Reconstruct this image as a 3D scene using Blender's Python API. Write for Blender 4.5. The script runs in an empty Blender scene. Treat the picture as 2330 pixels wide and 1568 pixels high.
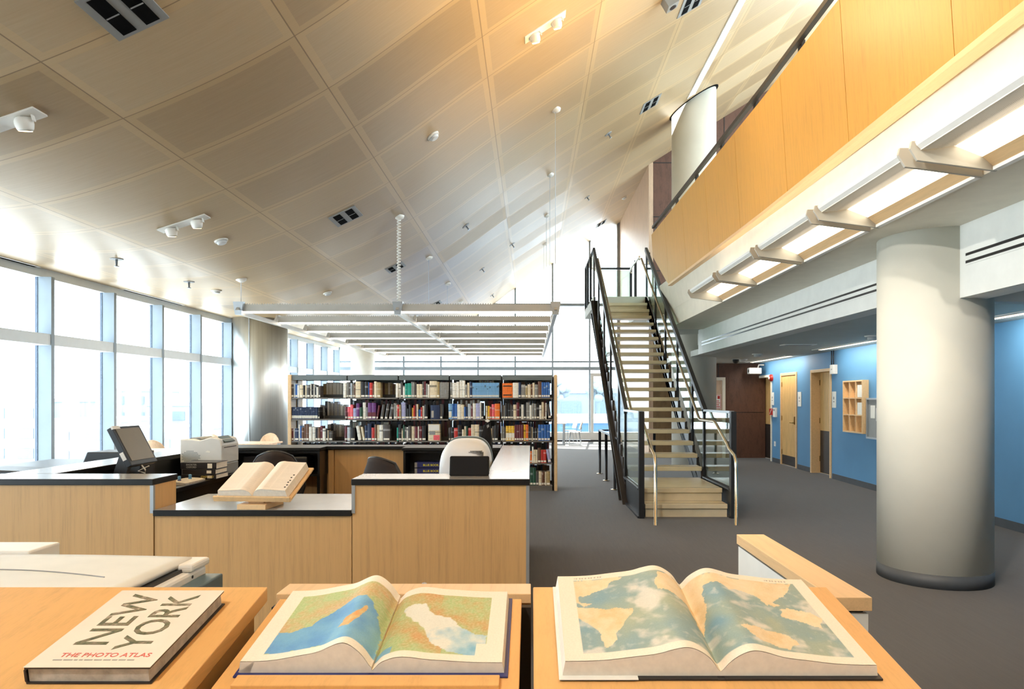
import bpy, bmesh, math, random
from mathutils import Vector, Matrix, noise as mnoise
random.seed(7)
C = bpy.context.scene.collection
PI = math.pi
CX, CY, F, EYE = 1208.0, 907.0, 1600.0, 1.57          # vanishing point of the room's long axis, focal length (px), eye height (m)

def at(x, y, D):
    """A point of the room that lies D metres ahead and shows at pixel x, y."""
    return Vector(((x-CX)/F*D, D, EYE+(CY-y)/F*D))

# ------------------------------------------------------------------ ceiling profile (height over X)
PROF = [(-9, 3.46), (-7.2, 3.46), (-6.35, 3.44), (-4.9, 3.49), (-3.45, 3.94), (-2.03, 4.62), (-.58, 5.64), (.87, 6.60),
        (2.32, 7.48), (3.5, 8.20), (5.2, 9.28), (8, 11.0), (11, 12.9)]
def _tang(i):
    if i == 0 or i == len(PROF)-1: j0, j1 = (0, 1) if i == 0 else (i-1, i)
    else: j0, j1 = i-1, i+1
    return (PROF[j1][1]-PROF[j0][1])/(PROF[j1][0]-PROF[j0][0])
def prof(X):
    X = max(PROF[0][0], min(PROF[-1][0]-1e-6, X))
    for i in range(len(PROF)-1):
        x0, z0 = PROF[i]; x1, z1 = PROF[i+1]
        if x0 <= X <= x1:
            h = x1-x0; t = (X-x0)/h
            m0, m1 = _tang(i)*h, _tang(i+1)*h
            return (2*t**3-3*t*t+1)*z0+(t**3-2*t*t+t)*m0+(-2*t**3+3*t*t)*z1+(t**3-t*t)*m1
def slope(X): return (prof(X+.02)-prof(X-.02))/.04
def on_ceiling(x, y):
    a, b = 1.0, 40.0
    f = lambda D: EYE+(CY-y)/F*D-prof((x-CX)/F*D)
    D = a
    while D < b and f(D) < 0: D += .05
    X = (x-CX)/F*D
    return Vector((X, D, prof(X))), math.atan(slope(X))

# ------------------------------------------------------------------ materials
def lin(c):
    c = c/255.0
    return c/12.92 if c <= .04045 else ((c+.055)/1.055)**2.4
def rgb(c): return (lin(c[0]), lin(c[1]), lin(c[2]), 1)
class NT:
    def __init__(s, name):
        s.m = bpy.data.materials.new(name); s.m.use_nodes = True
        s.t = s.m.node_tree; s.t.nodes.clear()
        s.out = s.n('ShaderNodeOutputMaterial')
    def n(s, kind, **kw):
        nd = s.t.nodes.new(kind)
        for k, v in kw.items(): setattr(nd, k, v)
        return nd
    def l(s, a, b): s.t.links.new(a, b)
    def math(s, op, a, b=None, c=None):
        nd = s.n('ShaderNodeMath', operation=op)
        for i, v in enumerate((a, b, c)):
            if v is None: continue
            if isinstance(v, (int, float)): nd.inputs[i].default_value = v
            else: s.l(v, nd.inputs[i])
        return nd.outputs[0]
    def mix(s, fac, a, b, blend='MIX'):
        nd = s.n('ShaderNodeMix', data_type='RGBA', blend_type=blend)
        for sock, v in ((nd.inputs[0], fac), (nd.inputs[6], a), (nd.inputs[7], b)):
            if isinstance(v, (int, float, tuple)): sock.default_value = v
            else: s.l(v, sock)
        return nd.outputs[2]
    def coords(s, scale, kind='Object', rot=(0, 0, 0)):
        tc = s.n('ShaderNodeTexCoord'); mp = s.n('ShaderNodeMapping')
        mp.inputs['Scale'].default_value = scale; mp.inputs['Rotation'].default_value = rot
        s.l(tc.outputs[kind], mp.inputs[0]); return mp.outputs[0]
    def noise(s, vec, scale=1, detail=3, rough=.55):
        nd = s.n('ShaderNodeTexNoise'); nd.inputs['Scale'].default_value = scale
        nd.inputs['Detail'].default_value = detail; nd.inputs['Roughness'].default_value = rough
        s.l(vec, nd.inputs['Vector']); return nd.outputs['Fac']
    def ramp(s, fac, stops):
        nd = s.n('ShaderNodeValToRGB'); e = nd.color_ramp.elements
        e[0].position, e[0].color = stops[0]; e[1].position, e[1].color = stops[-1]
        for p, c in stops[1:-1]:
            q = e.new(p); q.color = c
        s.l(fac, nd.inputs[0]); return nd.outputs[0]
    def bsdf(s, color, rough=.5, metal=0, spec=.5, bump=None, bstr=.1, bdist=.01, **kw):
        b = s.n('ShaderNodeBsdfPrincipled')
        if isinstance(color, tuple): b.inputs['Base Color'].default_value = color
        else: s.l(color, b.inputs['Base Color'])
        if isinstance(rough, (int, float)): b.inputs['Roughness'].default_value = rough
        else: s.l(rough, b.inputs['Roughness'])
        b.inputs['Metallic'].default_value = metal; b.inputs['Specular IOR Level'].default_value = spec
        for k, v in kw.items(): b.inputs[k.replace('_', ' ')].default_value = v
        if bump is not None:
            bp = s.n('ShaderNodeBump'); bp.inputs['Strength'].default_value = bstr; bp.inputs['Distance'].default_value = bdist
            s.l(bump, bp.inputs['Height']); s.l(bp.outputs[0], b.inputs['Normal'])
        s.l(b.outputs[0], s.out.inputs[0]); return b
def dark(c, k): return tuple(max(0, min(255, v*k)) for v in c)
def plain(name, c, rough=.5, metal=0, spec=.5, vary=.06, scale=6, bump=0, bscale=200, **kw):
    t = NT(name); v = t.coords((1, 1, 1))
    n = t.noise(v, scale, 3)
    col = t.ramp(n, [(.3, rgb(dark(c, 1-vary))), (.7, rgb(dark(c, 1+vary*.6)))])
    t.bsdf(col, rough, metal, spec, t.noise(v, bscale, 2) if bump else None, bump, .002, **kw)
    return t.m
def wood(name, c, grain=(14, 14, 1.1), rough=.42, spec=.4, amt=.13, c2=None):
    t = NT(name); v = t.coords(grain)
    a = t.noise(v, 1.6, 5, .6); b = t.noise(v, 9, 3, .6)
    f = t.math('ADD', t.math('MULTIPLY', a, .65), t.math('MULTIPLY', b, .35))
    c2 = c2 or dark(c, 1-amt*1.6)
    col = t.ramp(f, [(.3, rgb(c2)), (.5, rgb(c)), (.72, rgb(dark(c, 1+amt*.5)))])
    t.bsdf(col, rough, 0, spec, f, .04, .002)
    return t.m
def emit(name, c, k):
    t = NT(name); e = t.n('ShaderNodeEmission'); e.inputs[0].default_value = rgb(c); e.inputs[1].default_value = k
    t.l(e.outputs[0], t.out.inputs[0]); return t.m
def glass(name, tint=(245, 250, 250), rough=0.0, ior=1.45, boost=1.0):
    t = NT(name)
    tr = t.n('ShaderNodeBsdfTransparent'); tr.inputs[0].default_value = rgb(tint)
    gl = t.n('ShaderNodeBsdfGlossy'); gl.inputs['Roughness'].default_value = rough
    fr = t.n('ShaderNodeFresnel'); ge = t.n('ShaderNodeNewGeometry')      # thin pane: the same reflectance from both faces
    t.l(t.math('ADD', ior, t.math('MULTIPLY', ge.outputs['Backfacing'], 1/ior-ior)), fr.inputs[0])
    mx = t.n('ShaderNodeMixShader')
    t.l(t.math('MULTIPLY', fr.outputs[0], boost), mx.inputs[0]); t.l(tr.outputs[0], mx.inputs[1]); t.l(gl.outputs[0], mx.inputs[2])
    t.l(mx.outputs[0], t.out.inputs[0]); return t.m

M = {}
M['desk'] = wood('maple_desk', (206, 164, 110), grain=(26, 26, 1.0), amt=.06)
M['desk_edge'] = wood('maple_light', (226, 190, 142), grain=(22, 1.1, 22), amt=.05)
M['table'] = wood('maple_table', (222, 172, 108), grain=(26, 1.2, 26), rough=.36, amt=.045)
M['panel'] = wood('maple_guard', (206, 156, 76), grain=(20, 20, .8), rough=.4, amt=.05)
M['wallwood'] = wood('maple_wall', (196, 168, 142), grain=(10, 10, 1.0), rough=.4, amt=.12)
M['door'] = wood('maple_door', (214, 174, 112), grain=(12, 12, 1.0))
M['brown'] = wood('dark_brown_cladding', (96, 66, 52), grain=(6, 6, 2), rough=.5, amt=.16)
M['olive'] = wood('mid_brown_cladding', (132, 106, 74), grain=(6, 6, 2), rough=.5, amt=.12)
M['mattblack'] = plain('matt_black_cover', (24, 23, 24), .7, spec=.2)
M['plate'] = plain('shaded_end_plate', (168, 164, 152), .5, vary=.02)  # darker than the fixture enamel: the end plates' shade is put into the colour
M['void'] = plain('matt_black_void', (12, 12, 13), .95, spec=.05)
M['peach'] = wood('pale_beech', (232, 196, 160), grain=(8, 8, 2), rough=.4)
M['white'] = plain('white_paint', (226, 226, 220), .6, vary=.02)
M['cream'] = plain('cream_paint', (228, 222, 206), .6, vary=.02)
M['column'] = plain('warm_white_column_paint', (206, 204, 192), .55, vary=.02, scale=2)
M['blue'] = plain('blue_wall_paint', (84, 138, 180), .6, vary=.02, scale=2)
M['soffit'] = plain('grey_soffit_paint', (196, 198, 190), .7, vary=.02, scale=2)
M['base'] = plain('grey_rubber_base', (66, 70, 74), .6)
M['frame'] = plain('pale_blue_grey_aluminium', (140, 153, 164), .5, .0, vary=.015)
M['rail'] = plain('pale_blue_rail_lightened', (222, 230, 236), .5, .0, vary=.015)  # lighter copy of the frame metal, making up for weaker light on room-facing sides
M['gasket'] = plain('dark_gasket', (70, 84, 104), .5)
M['heater'] = plain('white_heater_cover', (214, 216, 216), .5, vary=.02)
M['black'] = plain('black_laminate', (22, 21, 22), .3, vary=.12, spec=.5)
M['top'] = plain('black_counter_edge', (24, 23, 23), .38, vary=.1, scale=20, spec=.35)
M['topgrey'] = plain('glossy_grey_counter_surface', (150, 150, 150), .2, vary=.02, spec=.9)
M['blackplastic'] = plain('black_plastic', (30, 30, 33), .4, vary=.1)
M['steelblack'] = plain('dark_painted_steel', (42, 45, 50), .42, .3, vary=.08)
M['bronze'] = plain('dark_brown_steel', (52, 47, 44), .42, .2, vary=.08)
M['stainless'] = plain('brushed_stainless', (200, 190, 170), .26, 1.0, vary=.04)
M['silver'] = plain('satin_aluminium', (176, 182, 188), .38, .7, vary=.03)
M['fixture'] = plain('silver_grey_enamel', (184, 181, 174), .45, .1, vary=.02)
M['lightgrey'] = plain('light_grey_plastic', (204, 206, 206), .45, vary=.02)
M['midgrey'] = plain('mid_grey_plastic', (140, 142, 142), .5, vary=.03)
M['coolwhite'] = plain('cool_white_plastic', (216, 221, 228), .4, vary=.015)
M['offwhite'] = plain('off_white_plastic', (228, 226, 220), .45, vary=.015)
M['teal'] = plain('blue_grey_plastic', (84, 104, 112), .45)
M['shelf'] = plain('warm_grey_shelf_steel', (112, 106, 98), .45, .1, vary=.04)
M['shelfdark'] = plain('dark_shelf_steel', (62, 60, 56), .5, .1, vary=.06)
M['canopy'] = plain('blue_grey_shelf_canopy', (104, 112, 112), .45, .1, vary=.03)
M['paper'] = plain('paper_edges', (232, 224, 210), .75, vary=.03, scale=60)
M['greypaper'] = plain('grey_page_edges', (176, 168, 156), .8, vary=.12, scale=50)
M['label'] = plain('white_spine_label', (236, 230, 214), .6, vary=.02)
M['terrazzo'] = None
M['darkfab'] = plain('dark_brown_upholstery', (54, 46, 44), .85, vary=.1, bump=.3)
M['red'] = plain('red_enamel', (176, 36, 30), .4)
M['brass'] = plain('warm_metal_hardware', (150, 120, 70), .3, 1.0)
M['glass'] = glass('window_glass', (250, 253, 253))
M['railglass'] = glass('guard_glass', (226, 236, 230), 0.0, 1.5, 1.0)
M['screen'] = plain('matte_brown_grey_screen', (120, 112, 98), .35, vary=.02)
M['tube'] = emit('fluorescent_tube', (255, 242, 226), 6.0)
M['tubewarm'] = emit('warm_fluorescent_lens', (255, 238, 212), 5.0)
M['strip'] = emit('linear_ceiling_lamp', (255, 240, 220), 3.2)
M['halogen'] = emit('halogen_lamp', (255, 214, 150), 9.0)
M['slit'] = emit('wall_washer_lamp', (255, 228, 190), 2.2)

def terrazzo():
    t = NT('speckled_terrazzo'); v = t.coords((1, 1, 1))
    vo = t.n('ShaderNodeTexVoronoi'); vo.inputs['Scale'].default_value = 140; t.l(v, vo.inputs['Vector'])
    m = t.math('LESS_THAN', vo.outputs['Distance'], .17)
    n = t.noise(v, 3, 2)
    base = t.ramp(n, [(.3, rgb((196, 186, 158))), (.7, rgb((214, 204, 178)))])
    t.bsdf(t.mix(t.math('MULTIPLY', m, .45), base, rgb((120, 104, 84))), .3, 0, .5); return t.m
M['terrazzo'] = terrazzo()
def carpet():
    t = NT('dark_grey_carpet'); v = t.coords((1, 1, 1))
    n = t.noise(v, 420, 2); w = t.noise(t.coords((60, 3, 1)), 1, 3); b = t.noise(v, .5, 2)
    f = t.math('ADD', t.math('MULTIPLY', n, .5), t.math('ADD', t.math('MULTIPLY', w, .3), t.math('MULTIPLY', b, .2)))
    t.bsdf(t.ramp(f, [(.3, rgb((50, 47, 44))), (.7, rgb((76, 71, 67)))]), .85, 0, .35, n, .25, .003, Sheen_Weight=.15)
    return t.m
M['carpet'] = carpet()
def ceiling_mat():
    t = NT('maple_veneer_ceiling_panels')
    uv = t.n('ShaderNodeUVMap'); sep = t.n('ShaderNodeSeparateXYZ'); t.l(uv.outputs[0], sep.inputs[0])
    u, w = sep.outputs[0], sep.outputs[1]
    fu, fw = t.math('FRACT', u), t.math('FRACT', w)
    du = t.math('MULTIPLY', t.math('MINIMUM', fu, t.math('SUBTRACT', 1, fu)), 1.62)      # metres to the nearest joint
    dw = t.math('MULTIPLY', t.math('MINIMUM', fw, t.math('SUBTRACT', 1, fw)), 1.0)
    d = t.math('MINIMUM', du, dw)
    cmb = t.n('ShaderNodeCombineXYZ'); t.l(t.math('FLOOR', u), cmb.inputs[0]); t.l(t.math('FLOOR', w), cmb.inputs[1])
    wn = t.n('ShaderNodeTexWhiteNoise', noise_dimensions='3D'); t.l(cmb.outputs[0], wn.inputs['Vector'])
    r = wn.outputs['Value']
    v = t.coords((1.2, 22, 1.2)); g = t.noise(v, 2.2, 5, .6)
    f = t.math('ADD', t.math('MULTIPLY', g, .45), t.math('MULTIPLY', r, .55))
    base = t.ramp(f, [(.15, rgb((160, 136, 102))), (.5, rgb((174, 150, 116))), (.85, rgb((188, 166, 132)))])
    band = t.math('LESS_THAN', d, .075)
    col = t.mix(t.math('MULTIPLY', band, .42), base, rgb((204, 174, 128)))
    line = t.math('LESS_THAN', d, .0055)
    col = t.mix(t.math('MULTIPLY', line, .62), col, rgb((96, 72, 50)))
    rough = t.math('ADD', .30, t.math('MULTIPLY', r, .16))
    t.bsdf(col, rough, 0, .5)
    return t.m
M['ceiling'] = ceiling_mat()
def steel_column():
    t = NT('stainless_cladding'); v = t.coords((40, 40, .6)); n = t.noise(v, 1, 3)
    t.bsdf(t.ramp(n, [(.3, rgb((206, 208, 206))), (.7, rgb((222, 224, 222)))]), .42, .9, .5); return t.m
M['steelclad'] = steel_column()
def perforated(name, c):
    t = NT(name); v = t.coords((1, 1, 1))
    vo = t.n('ShaderNodeTexVoronoi'); vo.inputs['Scale'].default_value = 90; vo.inputs['Randomness'].default_value = .1; t.l(v, vo.inputs['Vector'])
    m = t.math('LESS_THAN', vo.outputs['Distance'], .3)
    t.bsdf(t.mix(t.math('MULTIPLY', m, .5), rgb(c), rgb(dark(c, .6))), .5, .1); return t.m
M['perf'] = perforated('perforated_reflector', (246, 238, 222))
def vcol(name, rough=.6):
    t = NT(name); a = t.n('ShaderNodeVertexColor'); a.layer_name = 'print'
    v = t.coords((1, 1, 1)); n = t.noise(v, 260, 4, .7)
    t.bsdf(t.mix(1.0, a.outputs[0], t.ramp(n, [(.25, (.86, .85, .83, 1)), (.75, (1, 1, 1, 1))]), 'MULTIPLY'), rough, 0, .35); return t.m
M['print'] = vcol('printed_page')
def mottled():
    t = NT('photo_filled_lettering'); v = t.coords((1, 1, 1)); n = t.noise(v, 42, 4, .7)
    t.bsdf(t.ramp(n, [(.36, rgb((74, 78, 62))), (.47, rgb((112, 112, 84))), (.56, rgb((136, 120, 102))), (.68, rgb((186, 176, 154)))]), .4); return t.m
M['mottled'] = mottled()

# ------------------------------------------------------------------ mesh builder
class MB:
    def __init__(s): s.v = []; s.f = []; s.m = []; s.smooth = []; s.mi = 0; s.sm = False
    def add(s, vs, fs, sm=None):
        o = len(s.v); s.v += [Vector(p) for p in vs]
        for f in fs: s.f.append([i+o for i in f]); s.m.append(s.mi); s.smooth.append(s.sm if sm is None else sm)
        return s
    def box(s, x0, x1, y0, y1, z0, z1):
        return s.add([(x0,y0,z0),(x1,y0,z0),(x1,y1,z0),(x0,y1,z0),(x0,y0,z1),(x1,y0,z1),(x1,y1,z1),(x0,y1,z1)],
                     [(0,3,2,1),(4,5,6,7),(0,1,5,4),(1,2,6,5),(2,3,7,6),(3,0,4,7)])
    def prism(s, pts, axis, a, b):
        """polygon pts in the plane across axis ('x': y,z  'y': x,z  'z': x,y), pushed from a to b"""
        mk = {'x': lambda p, t: (t, p[0], p[1]), 'y': lambda p, t: (p[0], t, p[1]), 'z': lambda p, t: (p[0], p[1], t)}[axis]
        n = len(pts)
        area = sum(pts[i][0]*pts[(i+1)%n][1]-pts[(i+1)%n][0]*pts[i][1] for i in range(n))
        flip = (area < 0) != (axis == 'y')
        P = list(reversed(pts)) if flip else list(pts)
        vs = [mk(p, a) for p in P]+[mk(p, b) for p in P]
        fs = [tuple(reversed(range(n))), tuple(range(n, 2*n))]+[(i, (i+1)%n, (i+1)%n+n, i+n) for i in range(n)]
        if b < a: fs = [tuple(reversed(f)) for f in fs]
        return s.add(vs, fs)
    def beam(s, p, q, w, h, up=(0, 0, 1)):
        p, q = Vector(p), Vector(q); d = (q-p).normalized(); up = Vector(up)
        r = d.cross(up).normalized()*(w/2); u = r.cross(d).normalized()*(h/2)
        vs = [p-r-u, p+r-u, p+r+u, p-r+u, q-r-u, q+r-u, q+r+u, q-r+u]
        return s.add(vs, [(0,1,2,3),(7,6,5,4),(0,4,5,1),(1,5,6,2),(2,6,7,3),(3,7,4,0)])
    def tube(s, pts, r, n=10, cap=True):
        pts = [Vector(p) for p in pts]; rs = r if isinstance(r, (list, tuple)) else [r]*len(pts)
        vs = []; ref = None
        for i, p in enumerate(pts):
            d = ((pts[min(i+1, len(pts)-1)]-p).normalized()+(p-pts[max(i-1, 0)]).normalized()).normalized()
            if ref is None: ref = Vector((0, 0, 1)) if abs(d.z) < .9 else Vector((1, 0, 0))
            a = d.cross(ref).normalized(); b = a.cross(d).normalized(); ref = b
            for k in range(n):
                t = 2*PI*k/n; vs.append(p+(a*math.cos(t)+b*math.sin(t))*rs[i])
        fs = [(i*n+k, i*n+(k+1)%n, (i+1)*n+(k+1)%n, (i+1)*n+k) for i in range(len(pts)-1) for k in range(n)]
        o = len(s.v); s.add(vs, fs, True)
        if cap:
            s.f += [[o+k for k in range(n)], [o+len(vs)-1-k for k in range(n)]]; s.m += [s.mi]*2; s.smooth += [False]*2
        return s
    def lathe(s, prof_, c=(0, 0, 0), n=24, sm=True):
        """prof_: (r, z) from bottom to top, about a vertical axis through c"""
        vs = []; c = Vector(c)
        for r, z in prof_:
            for k in range(n):
                t = 2*PI*k/n; vs.append((c.x+r*math.cos(t), c.y+r*math.sin(t), c.z+z))
        m = len(prof_)
        fs = [(i*n+k, i*n+(k+1)%n, (i+1)*n+(k+1)%n, (i+1)*n+k) for i in range(m-1) for k in range(n)]
        o = len(s.v); s.add(vs, fs, sm)
        s.f += [[o+n-1-k for k in range(n)], [o+(m-1)*n+k for k in range(n)]]; s.m += [s.mi]*2; s.smooth += [False]*2
        return s
    def mat(s, i): s.mi = i; return s
    def moved(s, mtx):
        s.v = [mtx @ v for v in s.v]; return s

ORG = {}
def tag(o, label=None, cat=None, group=None, kind=None):
    if label: o['label'] = label
    if cat: o['category'] = cat
    if group: o['group'] = group
    if kind: o['kind'] = kind
    return o
def thing(name, label, cat, loc=(0, 0, 0), group=None, rot=(0, 0, 0), kind=None):
    o = bpy.data.objects.new(name, None); C.objects.link(o); o.empty_display_size = .1
    o.location = loc; o.rotation_euler = rot
    ORG[o.name] = Vector(loc) if tuple(rot) == (0, 0, 0) else None    # None: its parts are given in its own frame
    return tag(o, label, cat, group, kind)
def obj(name, mb, mats, parent=None, bevel=0, seg=2, origin=None, local=False, keep_ngon=True, subsurf=0):
    me = bpy.data.meshes.new(name)
    o = bpy.data.objects.new(name, me); C.objects.link(o)
    if parent is not None:
        o.parent = parent
        off = ORG.get(parent.name); ORG[o.name] = off
        if off is None or local: off = Vector((0, 0, 0))
    else:
        if origin is None:
            if local: off = Vector((0, 0, 0))
            else:
                xs = [v.x for v in mb.v]; ys = [v.y for v in mb.v]; zs = [v.z for v in mb.v]
                off = Vector(((min(xs)+max(xs))/2, (min(ys)+max(ys))/2, min(zs)))
        else: off = Vector(origin)
        o.location = off; ORG[o.name] = off
    me.from_pydata([v-off for v in mb.v], [], mb.f)
    for m in (mats if isinstance(mats, (list, tuple)) else [mats]): me.materials.append(m)
    me.polygons.foreach_set('material_index', mb.m); me.polygons.foreach_set('use_smooth', mb.smooth)
    me.update()
    if bevel:
        b = o.modifiers.new('edge', 'BEVEL'); b.width = bevel; b.segments = seg; b.limit_method = 'ANGLE'; b.angle_limit = .6
        b.harden_normals = False
    if subsurf:
        sb = o.modifiers.new('round', 'SUBSURF'); sb.levels = sb.render_levels = subsurf
    return o
def struct(name, mb, mats, label=None, cat=None, parent=None, **kw):
    o = obj(name, mb, mats, parent, **kw)
    if parent is None: tag(o, label, cat, None, 'structure')
    return o
def B(*a): return MB().box(*a)
def dup(root, name=None):
    def cp(o, par):
        c = o.copy(); C.objects.link(c)
        if par is not None: c.parent = par
        for ch in [x for x in bpy.data.objects if x.parent == o and x != c]: cp(ch, c)
        return c
    return cp(root, None)
def text(name, body, size, mat, parent, loc, rot=(0, 0, 0), off=0.0, ext=.0004, align='LEFT', sx=1.0):
    cu = bpy.data.curves.new(name, 'FONT'); cu.body = body; cu.size = size; cu.extrude = ext; cu.offset = off
    cu.align_x = align; cu.materials.append(mat); cu.resolution_u = 3
    tmp = bpy.data.objects.new('tmp', cu); C.objects.link(tmp)
    dg = bpy.context.evaluated_depsgraph_get(); me = bpy.data.meshes.new_from_object(tmp.evaluated_get(dg))
    bpy.data.objects.remove(tmp); bpy.data.curves.remove(cu)
    me.name = name
    o = bpy.data.objects.new(name, me); C.objects.link(o); o.parent = parent; o.location = loc; o.rotation_euler = rot; o.scale = (sx, 1, 1)
    return o
# ================================================================== THE ROOM
XW, DFAR, X3 = -7.1, 26.0, 3.27
Y0 = -3.0
struct('floor', B(-7.3, 9.4, Y0, 26.4, -.2, 0), M['carpet'], 'dark grey carpet covering the whole reading room floor', 'floor')

# curved wood ceiling: one skin with real thickness, panel joints run every metre across and every 1.45 m along the room
mb = MB()
xs = [-7.3+i*.145 for i in range(0, 120)]
xs = [x for x in xs if x <= 9.4]
arc = {}
ys = [Y0+k*.735 for k in range(0, 41)]; ys[-1] = 26.4
n = len(ys)
for x in xs:
    for y in ys: mb.v.append(Vector((x, y, prof(x))))
for x in xs:
    for y in ys: mb.v.append(Vector((x, y, prof(x)+.25)))
m2 = len(xs)*n
for i in range(len(xs)-1):
    for j in range(n-1):
        a = i*n+j
        mb.f.append([a, a+1, a+n+1, a+n]); mb.m.append(0); mb.smooth.append(True)
        mb.f.append([m2+a, m2+a+n, m2+a+n+1, m2+a+1]); mb.m.append(0); mb.smooth.append(False)
ceil = struct('ceiling', mb, M['ceiling'], 'curved maple panel ceiling rising from the windows towards the balcony', 'ceiling', origin=(0, 0, 0))
me = ceil.data; uv = me.uv_layers.new(name='UVMap')
co = [v.co for v in me.vertices]
for lp in me.loops:
    p = co[lp.vertex_index]; uv.data[lp.index].uv = ((p.x+3.45)/1.45+40, (p.y-4.95)/1.0+40)

# left window wall -------------------------------------------------
struct('wall_left', MB().box(-7.3, XW+.02, Y0, 26.3, 3.33, 3.7).box(-7.3, XW+.02, Y0, 26.3, -.2, .1), M['rail'], 'pale metal head and sill of the left window wall', 'wall')
struct('trim_1', MB().box(-7.14, -6.94, Y0, 26, 2.34, 2.50), M['rail'], 'wide pale blue horizontal rail crossing the left window wall', 'rail')
k = 0
D = 10.16-1.53*8
win = []
while D < 25.5:
    mbf = MB().box(-7.16, -6.93, D, D+.07, .1, 3.33)
    mbf.mat(1).box(-7.16, -7.125, D-.008, D+.0, .1, 3.33)
    k += 1
    w = struct('window_%d' % k, mbf, [M['frame'], M['gasket']], 'tall left wall window bay with pale fin mullion, %s from the far corner' % '?', 'window')
    win.append(w)
    for z0, z1 in ((.1, 2.36), (2.48, 3.33)):
        p = struct('pane', B(-7.135, -7.125, D+.02, D+1.52, z0, z1), M['glass'], parent=w)
    D += 1.53
ords = ['first', 'second', 'third', 'fourth', 'fifth', 'sixth', 'seventh', 'eighth', 'ninth', 'tenth', 'eleventh', 'twelfth', 'thirteenth',
        'fourteenth', 'fifteenth', 'sixteenth', 'seventeenth', 'eighteenth', 'nineteenth', 'twentieth', 'twenty-first', 'twenty-second', 'twenty-third', 'twenty-fourth', 'twenty-fifth']
for i, w in enumerate(reversed(win)): w['label'] = 'tall window bay with pale fin mullion in left wall, %s from the far corner' % ords[i]

# far window wall ---------------------------------------------------
struct('wall_far', MB().box(-7.3, X3+.1, 25.95, 26.3, -.2, .04).mat(1).box(-7.2, X3, 25.72, 26.05, .06, .33), [M['black'], M['heater']],
       'white heater cover along the foot of the far window wall', 'wall')
struct('trim_2', MB().box(-7.1, X3, 25.9, 26.08, 4.98, 5.08).box(-7.1, X3, 25.93, 26.05, 2.62, 2.74).box(-7.1, X3, 25.95, 26.05, 2.9, 2.96), M['frame'], 'pale horizontal rails across the far glass wall', 'rail')
x = -6.1+1.37*-0
xs_m = [-7.08]+[-4.69-1.37+1.37*i for i in range(0, 7)]+[1.42+.0, 2.2, 3.2]
xs_m = [-7.08, -6.06, -4.69, -3.32, -1.95, -.58, .80, 2.17, 3.22]
for i in range(len(xs_m)-1):
    a, b = xs_m[i], xs_m[i+1]
    k += 1
    mf = MB().prism([(a-.03, .33), (a+.03, .33), (a+.03, prof(a+.03)+.1), (a-.03, prof(a-.03)+.1)], 'y', 25.92, 26.05)
    w = struct('window_%d' % k, mf, M['frame'], 'full height glass bay of the far wall, %s from the left corner' % ords[i], 'window')
    N = 6
    for z0, z1 in ((.33, 2.62), (2.96, 5.0), (5.06, None)):
        if z1 is None:
            if prof(b) < 5.2: continue
            st = a
            while prof(st) < 5.08: st += .02
            pts = [(st, 5.04), (b, 5.04)]+[(b+(st-b)*j/N, prof(b+(st-b)*j/N)+.06) for j in range(N+1)]
            struct('pane', MB().prism(pts, 'y', 25.98, 25.99), M['glass'], parent=w)
        else:
            if z0 > prof(b): continue
            pts = [(a, z0), (b, z0)]+[(b+(a-b)*j/N, max(z0+.02, min(z1, prof(b+(a-b)*j/N)+.06))) for j in range(N+1)]
            struct('pane', MB().prism(pts, 'y', 25.98, 25.99), M['glass'], parent=w)
struct('trim_7', MB().box(3.17, 3.26, 25.85, 26.05, .33, 8.1), M['midgrey'], 'dark end mullion of the far glass wall beside the wood wall', 'mullion')
# balcony door in the far wall
k = 0
d = thing('door_4', 'glazed white-framed door in the far glass wall left of the stair', 'door', (2.67, 25.85, 0.04), kind='structure')
struct('door_frame', MB().box(2.20, 2.30, 25.80, 25.93, .04, 2.5).box(3.04, 3.14, 25.80, 25.93, .04, 2.5).box(2.30, 3.04, 25.80, 25.93, 2.38, 2.5).box(2.30, 3.04, 25.80, 25.93, .04, .34), M['lightgrey'], parent=d)
struct('pane', B(2.30, 3.04, 25.86, 25.87, .34, 2.38), M['glass'], parent=d)
struct('door_handle', MB().tube([(2.36, 25.79, 1.0), (2.36, 25.75, 1.0), (2.36, 25.75, 1.3), (2.36, 25.79, 1.3)], .012, 8), M['silver'], parent=d)

# cladded core behind the stair: a wood side wall running away from us, a dark cladded face towards us
struct('wall_core', MB().prism([(19.5, 0), (26.3, 0), (26.3, 8.3), (19.5, 8.3)], 'x', X3, X3+.12), M['wallwood'], 'pale wood clad side wall behind the stair landing', 'wall')
mb = MB().box(X3+.12, 9.2, 19.5, 19.65, 3.85, 11.9).box(4.15, 4.3, 18.7, 19.5, 0, 2.6).box(4.3, 6.2, 18.6, 18.75, 0, 2.6)
struct('wall_stair', MB().box(X3+.12, 4.3, 19.5, 19.65, 0, 3.85), M['olive'], 'mid brown cladded wall seen through the stair treads', 'wall')
struct('wall_end', mb, M['brown'], 'dark brown cladded wall at the end of the corridor and upper floor', 'wall')
mb = MB()
for z in (1.2,): mb.box(4.3, 6.15, 18.592, 18.602, z, z+.012)
for xx in (4.95,): mb.box(xx, xx+.012, 18.592, 18.602, 0, 2.5)
for z in (5.1, 6.6, 8.1): mb.box(X3+.12, 8.5, 19.492, 19.502, z, z+.02)
for xx in (5.35, 7.6): mb.box(xx, xx+.02, 19.492, 19.502, 3.9, 10)
struct('trim_3', mb, M['black'], 'thin dark joint lines in the brown end wall', 'joint', origin=(4.3, 18.59, 0))

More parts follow.
